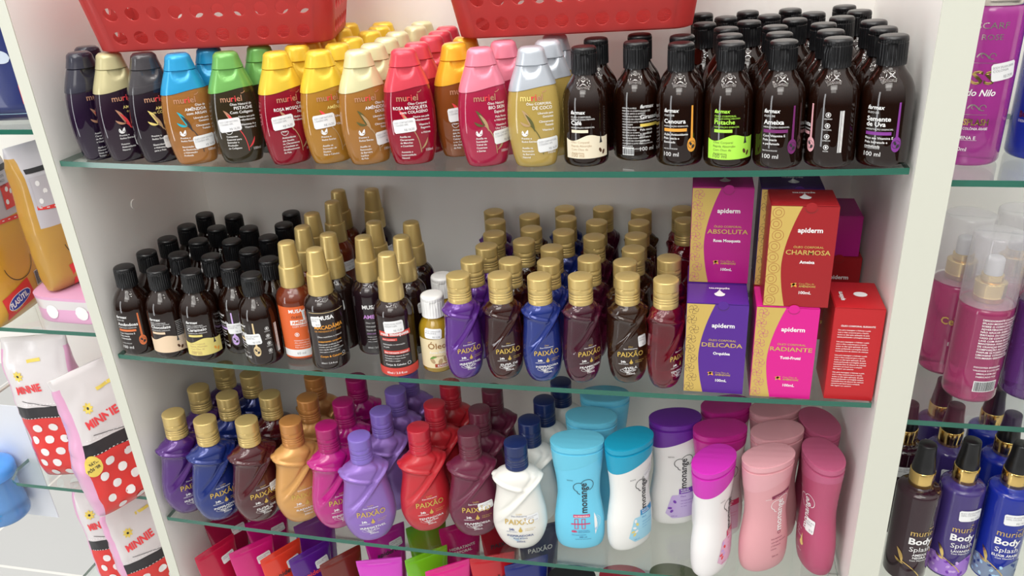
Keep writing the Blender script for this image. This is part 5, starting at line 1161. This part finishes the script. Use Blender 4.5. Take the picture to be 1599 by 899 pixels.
mist('pink mist bottle turned to show its back text and barcode, right cabinet', .8985, .0700, 12, pink_l, 2)
mist('clear capped mist bottle behind the one showing its barcode', .9380, .1330, 0, pink_l, 0)
mist('violet mist bottle at the right photo edge beside the barcode bottle', .9520, .0780, 0, liq('violet_mist', (.14, .04, .24), .5, .08), 0)
BC = {'black': liq('plum_black', (.035, .010, .018), .25), 'lav': liq('lavender_blue', (.075, .045, .24), .35), 'blue': liq('royal_blue', (.010, .030, .42), .35)}
ink_amethyst = mat('ink_amethyst', (.36, .18, .62), .5); ink_silverblue = mat('ink_silver_blue', (.22, .28, .40), .5)
def splash(label, x, y, key, front, yaw):
    r_ = thing('spray_splash_bottle', label, 'spray bottle', (x, y, ZR[3] + .0003), 'black headed splash bottles in the right cabinet'); r_.rotation_euler = (0, 0, R(yaw))
    sub(r_, 'body', B_BODY, BC[key]); sub(r_, 'gold_collar', B_COL, bright_gold); sub(r_, 'spray_head', B_CAP, black_cap)
    p = Print(); S_ = B_P.surf
    if front:
        nm = {'black': ['AMEIXA', 'NEGRA'], 'lav': ['LAVANDA'], 'blue': ['ELIXIR ÁRABE']}[key]
        p.text('muriel', .0010, .0640, .0110, bright_gold, 'c', width=.0250); p.bez((.006, .0735), (.010, .0725), (.0125, .0745), .0004, bright_gold, 6)
        p.text('Body', .0005, .0530, .0115, ink_white, 'c', bold=.03, width=.0250); p.text('Splash', .0010, .0435, .0085, ink_white, 'c', width=.0225)
        for i, t in enumerate(nm): p.text(t, .0010, .0375 - i * .0040, .0042, ink_white, 'c', bold=.02)
        p.text('Com Vitamina E', .0010, .0345 - (len(nm) - 1) * .004, .0028, ink_white, 'c', bold=.01)
        if key != 'black':
            am, rnd = (ink_amethyst if key == 'lav' else ink_silverblue), random.Random(5)
            p.strip(-.030, .030, .004, lambda t: .018 + .012 * abs(math.sin(t * 5 + 1)), am, 26, 3, layer=0)
            for i in range(40): p.oval(rnd.uniform(-.028, .028), rnd.uniform(.006, .026), .0016, .0022, [am, ink_lilac if key == 'lav' else ink_sky, ink_deep if key == 'lav' else ink_navy][i % 3], rnd.uniform(0, 180), 1, 6)
        leaf(p, -.0220, .0440, -.0150, .0260, .15, .0018, bright_gold, 3); leaf(p, -.0225, .0310, -.0130, .0250, -.2, .0014, bright_gold, 3); p.bez((-.0150, .0280), (-.004, .0230), (.004, .0100), .0005, bright_gold, 12, 3)
        if key != 'black': sticker(S_, r_, .0030, .0860, .0230, .0135, 3, ('BODY SPLASH MURIEL', '200ML COLONIA'), 'R$ 19,90')
    else: sticker(S_, r_, -.0060, .0880, .0200, .0135, 3, ('BODY SPLASH MURIEL', '200ML'), 'R$ 19,90')
    p.build('front_print', S_, r_)
splash('plum black splash bottle with black spray head at the right cabinet front', .868, .054, 'black', True, 14)
splash('lavender blue splash bottle with price sticker, front row of right cabinet', .912, .066, 'lav', True, 10)
splash('royal blue splash bottle with price sticker, front row of right cabinet', .9575, .066, 'blue', True, 0)
splash('plum black splash bottle behind the front plum black one', .868, .128, 'black', False, 12)
splash('lavender blue splash bottle directly behind the front lavender one', .914, .130, 'lav', False, 20)
splash('royal blue splash bottle directly behind the front royal blue one', .966, .120, 'blue', False, 10)
splash('lavender blue splash bottle deepest in its file by the back panel', .916, .182, 'lav', False, 0)
splash('royal blue splash bottle deepest in its file by the back panel', .967, .172, 'blue', False, 0)

# ---------------------------------------------------------------- left unit: soft packs
from mathutils import noise as mnoise
pk_white = mat('pack_white', (.70, .67, .68), .22, coat=.3); pk_red = mat('pack_red', (.72, .035, .030), .28, coat=.3); pk_black = mat('pack_black', (.02, .018, .022), .3, coat=.3); pk_pink = mat('pack_pink', (.72, .38, .58), .28, coat=.3)
pk_yel = mat('pack_yellow', (.64, .35, .04), .3, coat=.3); pk_grey = mat('pack_grey', (.50, .48, .52), .3, coat=.3); pk_navy = mat('pack_navy', (.020, .030, .14), .32, coat=.3); pk_lblue = mat('pack_light_blue', (.18, .42, .72), .3)
ink_logo = mat('ink_logo_blue', (.03, .06, .36), .45); pk_dgold = mat('pack_gold', (.47, .26, .05), .32, coat=.3)
def pack(label, loc, yaw, w, d, h, bands, gusset, seed, deco, pinch=.75, lean=0., amp=.0024, group=None):
    root = thing('soft_pack', label, 'pack', loc, group); root.rotation_euler = (R(lean), 0, R(yaw))
    def ry(z):
        t = z / h; return d / 2 * (1 if t < pinch else max(.07, 1 - ((t - pinch) / (1 - pinch)) ** 1.3 * .93)) * (min(1, .55 + t * 6))
    zs = sorted(set([round(h * i / 30, 5) for i in range(31)] + [b[0] for b in bands]))
    P = Prof([(z, w / 2 * (1 - .03 * (1 if z / h > .9 else 0)) * (.96 + .04 * min(1, z / h * 8)), ry(z)) for z in zs], 3.4)
    def dsp(p):
        k = min(1, p.z / h * 10); q = Vector((p.x * 26, p.y * 14 + seed, p.z * 20)); a = mnoise.noise(q) * amp + abs(mnoise.noise(q * 2.3 + Vector((3, seed, 1)))) * amp * .55
        l = math.hypot(p.x / w, p.y / d) or 1; return Vector((p.x + p.x / w / l * a * k, p.y + p.y / d / l * a * k, p.z))
    me = ring_mesh('soft_wrapper', P, zs, 72, disp=lambda p, u, wv, z, rx, r2: dsp(p), sharp=75)
    mats = []; MI = []
    def mi(m_):
        if m_ not in mats: mats.append(m_)
        return mats.index(m_)
    for i in range(len(zs) - 1):
        mz = [b for b in bands if b[0] <= zs[i] + 1e-6][-1][1]
        for k in range(72):
            a = (k + .5) / 72 * 360; side = (abs(a - 180) < 33 or a < 33 or a > 327)
            MI.append(mi(gusset if side and gusset and zs[i] < h * .93 else mz))
    MI += [mi(bands[0][1]), mi(bands[-1][1])]
    o = link('wrapper', me, mats, root); me.polygons.foreach_set('material_index', MI)
    p = Print(); deco(p, w, h); p.build('front_print', lambda u, v, o_=0: dsp(P.surf(u, v, o_ + .0003)), root)
    return root
def logo(p, u, v, s, bgm=None, rot=0):
    if bgm: p.strip(u - s * .62, u + s * .62, v - s * .34, v + s * .34, bgm, 8, 3, rot, (u, v), 1)
    p.oval(u, v, s * .52, s * .20, ink_white, rot, 2, 16); p.oval(u, v, s * .49, s * .18, ink_logo, rot, 3, 16); p.text('PLASÚTIL', u - s * .40 * math.cos(R(rot)), v - s * .08 - s * .40 * math.sin(R(rot)), s * .25, ink_white, 'l', bold=.03, rot=rot, width=s * .80, layer=4)
def flower(p, u, v, s, m_, c):
    for k in range(8): p.oval(u + s * .6 * math.cos(k * .785), v + s * .6 * math.sin(k * .785), s * .42, s * .22, m_, math.degrees(k * .785), 3, 6)
    p.oval(u, v, s * .25, s * .25, c, 0, 4, 8)
def deco_dots(seed):
    def f(p, w, h):
        rnd = random.Random(seed); zb = h * .46; nx = 4
        for j in range(5):
            for i in range(-2, 3):
                u = (i + (.5 if j % 2 else 0)) * w * .24; v = h * .045 + j * h * .088
                if abs(u) < w * .46 and v < zb - h * .03 and not (abs(u - w * .27) < w * .17 and v < h * .2): p.oval(u, v, .0062, .0062, ink_white, 0, 1, 12)
        for dv in (-.0035, .0175):
            for i in range(-9, 10): p.strip(i * w * .05 - .0012, i * w * .05 + .0010, h * .47 + .0045 + dv, h * .47 + .0054 + dv, ink_white, 1, 1, layer=2)
        p.text('MINNIE', -w * .17, h * .66, .0150, ink_red, 'c', bold=.04, rot=8, width=w * .42, layer=3)
        flower(p, -w * .28, h * .77, .0072, ink_yellow, ink_dark); flower(p, w * .26, h * .655, .0068, ink_red, ink_yellow)
        p.strip(-w * .10, w * .10, h * .855, h * .875, ink_yellow, 6, 2, 8, layer=2)
        p.bez((-w * .34, h * .60), (0, h * .575), (w * .30, h * .53), .0004, ink_dark, 14, 2)
        for sh in (0, -.016): p.ribbon([(w * .16 + a * .020, h * .30 + sh + b * .014) for a, b in ((0, 0), (.15, 1), (.45, .35), (.75, 1.15), (1, .2), (.75, .45), (.45, -.25), (.2, .35), (0, 0))], .0008, ink_dark, 2)
        logo(p, w * .27, h * .10, .034, None, 14)
        p.bez((-.0005 + w * .10, h * .055), (w * .27, h * .060), (w * .42, h * .105), .0012, ink_gilt, 10, 2)
    return f
def deco_offer(p, w, h):
    deco_dots(1)(p, w, h); p.oval(-w * .46, h * .41, .0135, .0150, ink_yellow, 20, 5, 16)
    p.text('GRÁTIS', -w * .46, h * .42, .0058, ink_dark, 'c', bold=.02, rot=12, layer=6); p.text('PÔSTER', -w * .45, h * .385, .0058, ink_dark, 'c', bold=.02, rot=12, layer=6)
def bands_dot(h): return [(0, pk_red), (h * .47, pk_black), (h * .555, pk_white)]
grpd = 'red dotted soft packs in the left unit'
pack('white and red dotted soft pack leaning out over the left shelf edge', (-.1095 + .034 * .55, .020 + .094 * .55 - .008, ZL[3] + .0006), 66, .108, .046, .205, bands_dot(.205), pk_pink, 2, deco_offer, .62, 0, .0070, grpd)
pack('red dotted soft pack further back at the left photo edge', (-.207, .100, ZL[3] + .0006), 14, .088, .042, .215, bands_dot(.215), pk_pink, 5, deco_dots(2), .7, 0, .0045, grpd)
pack('crumpled red dotted soft pack on the lowest shelf, further from the panel', (-.196, .124, ZL[4] + .0006), 28, .090, .046, .212, bands_dot(.212), pk_pink, 9, deco_dots(3), .6, 0, .0045, grpd)
pack('crumpled red dotted soft pack on the lowest shelf touching the white panel', (-.125, .099, ZL[4] + .0006), 58, .100, .044, .216, bands_dot(.216), pk_pink, 12, deco_dots(4), .6, 0, .0045, grpd)
# yellow sticker printed on the leaning pack's side
def deco_yel(full):
    def f(p, w, h):
        logo(p, (-.18 if full else .02) * w, h * .115, .044, pk_red, 12)
        if full: barcode(p, w * .30, h * .13, .018, .018, ink_dark, paper)
        p.strip(-w * .5, w * .5, h * .56, h * .585, pk_red, 14, 2, -6, layer=1)
        for i in range(-4, 5): p.strip(i * w * .11 - .002, i * w * .11 + .002, h * .570, h * .575, ink_white, 1, 1, -6, (0, h * .572), 2)
        p.strip(-w * .48, -w * .22, h * .60, h * .80, pk_red if full else pk_grey, 6, 4, layer=1); p.strip(w * .12, w * .42, h * .62, h * .76, pk_red, 8, 4, layer=1)
        for a, b in ((.18, .66), (.30, .71), (.22, .73), (-.40, .64), (-.30, .70), (-.38, .76)): p.oval(w * a, h * b, .0032, .0032, ink_white, 0, 2, 10)
        p.ring(0, h * .34, w * .26, w * .27, ink_dark, 190, 350, 20); p.strip(-w * .5, w * .5, h * .83, h * .86, pk_black, 10, 2, layer=1)
        p.lines(['PARA TODAS AS IDADES', 'PACOTE ECONÔMICO', 'MACIO E RESISTENTE'], -w * .15, h * .80, .0040, .0055, ink_dark)
    return f
pack('yellow soft pack with red logo patch, left of the golden pack', (-.217, .103, ZL[2] + .0006), 97, .100, .044, .215, [(0, pk_yel), (.215 * .58, pk_grey)], pk_yel, 15, deco_yel(True), .75, 0, .0026, 'yellow soft packs in the left unit')
pack('pink white soft pack lying flat on the shelf under the golden pack', (-.105, .1385, ZL[2] + .0006), 0, .145, .135, .042, [(0, pk_pink), (.022, pk_white), (.034, pk_pink)], None, 21, lambda p, w, h: [p.oval(w * a, h * .45, .009, .009, ink_white, 0, 1) for a in (-.2, .1, .3)], .9, 0, .0030)
pack('golden soft pack with grey upper half standing on the pink pack', (-.126, .126, ZL[2] + .0432), 76, .095, .046, .178, [(0, pk_dgold), (.178 * .46, pk_grey)], pk_dgold, 18, deco_yel(False), .8, 0, .0022, 'yellow soft packs in the left unit')
def deco_navy(p, w, h):
    p.oval(w * .10, h * .62, .014, .009, mat('ink_pale_blue', (.55, .62, .72), .5), -20, 1); p.oval(w * .22, h * .42, .013, .007, mat('ink_pale_blue', (.55, .62, .72), .5), -5, 1); p.strip(w * .34, w * .46, h * .12, h * .24, pk_red, 4, 3, layer=1); p.strip(-w * .1, w * .42, h * .052, h * .060, ink_sky, 6, 1, layer=1)
pack('navy blue pack with pale half round marks on the left unit top shelf', (-.1350, .1150, ZL[1] + .0006), 6, .105, .060, .17, [(0, pk_navy)], pk_lblue, 25, deco_navy, .92, 0, .0012)

# feeding cup on a hanging card
hk = MB(); hk.tube([(-.335, DEP, -.160), (-.335, .092, -.160), (-.335, .088, -.152)], .0022, 10); h_ = hk.build('peg_hook', silver, left, True); rel(h_, left)
cupr = thing('feeding_cup_card', 'light blue baby cup on a clear hanging card at the left photo edge', 'baby cup', (-.335, .112, -.365))
m = MB(); m.box(-.045, .050, 0, .0012, 0, .2000); m.build('hanging_card', mat('card_white', (.72, .75, .80), .4), cupr, bevel=.0003)
m = MB(); m.tube([(.0045 * math.cos(k * math.pi / 8), .0006, .2045 + .0045 * math.sin(k * math.pi / 8)) for k in range(17)], .0006, 6); m.build('hang_loop', silver, cupr, True)
cup_pl = mat('cup_blue', (.16, .40, .85), .15, trans=.45, coat=.4); cup_pl2 = mat('cup_lid_blue', (.10, .36, .88), .25, coat=.3)
CUP = Prof([(0, .024), (.002, .030), (.008, .0325), (.03, .0310), (.05, .0285), (.068, .0292), (.072, .0300)])
cb = sub(cupr, 'cup', ring_mesh('feeding_cup', CUP, [0, .0005, .002, .004, .008, .015, .022, .03, .04, .05, .06, .068, .072], 40), cup_pl); cb.location = (0, -.034, .028)
ld = sub(cupr, 'lid', ring_mesh('cup_lid', Prof([(.072, .0315), (.073, .0325), (.086, .0325), (.092, .0290), (.099, .020), (.108, .0125), (.112, .0100)]), [.072, .0725, .073, .08, .086, .089, .092, .0955, .099, .103, .108, .111, .112], 40, sharp=50), cup_pl2); ld.location = (0, -.034, .028)
p = Print(); p.text('Baby', -.010, .034, .011, ink_dark, 'l', shear=.3)
for i in range(7): p.strip(.014 + (i % 2) * .002, .020 + (i % 2) * .002, .014 + i * .007, .0155 + i * .007, ink_blue, 2, 1, 20)
flower(p, .004, .052, .0045, ink_blue, ink_sky); flower(p, -.012, .020, .0045, ink_blue, ink_sky)
p.build('cup_print', CUP.surf, cb)
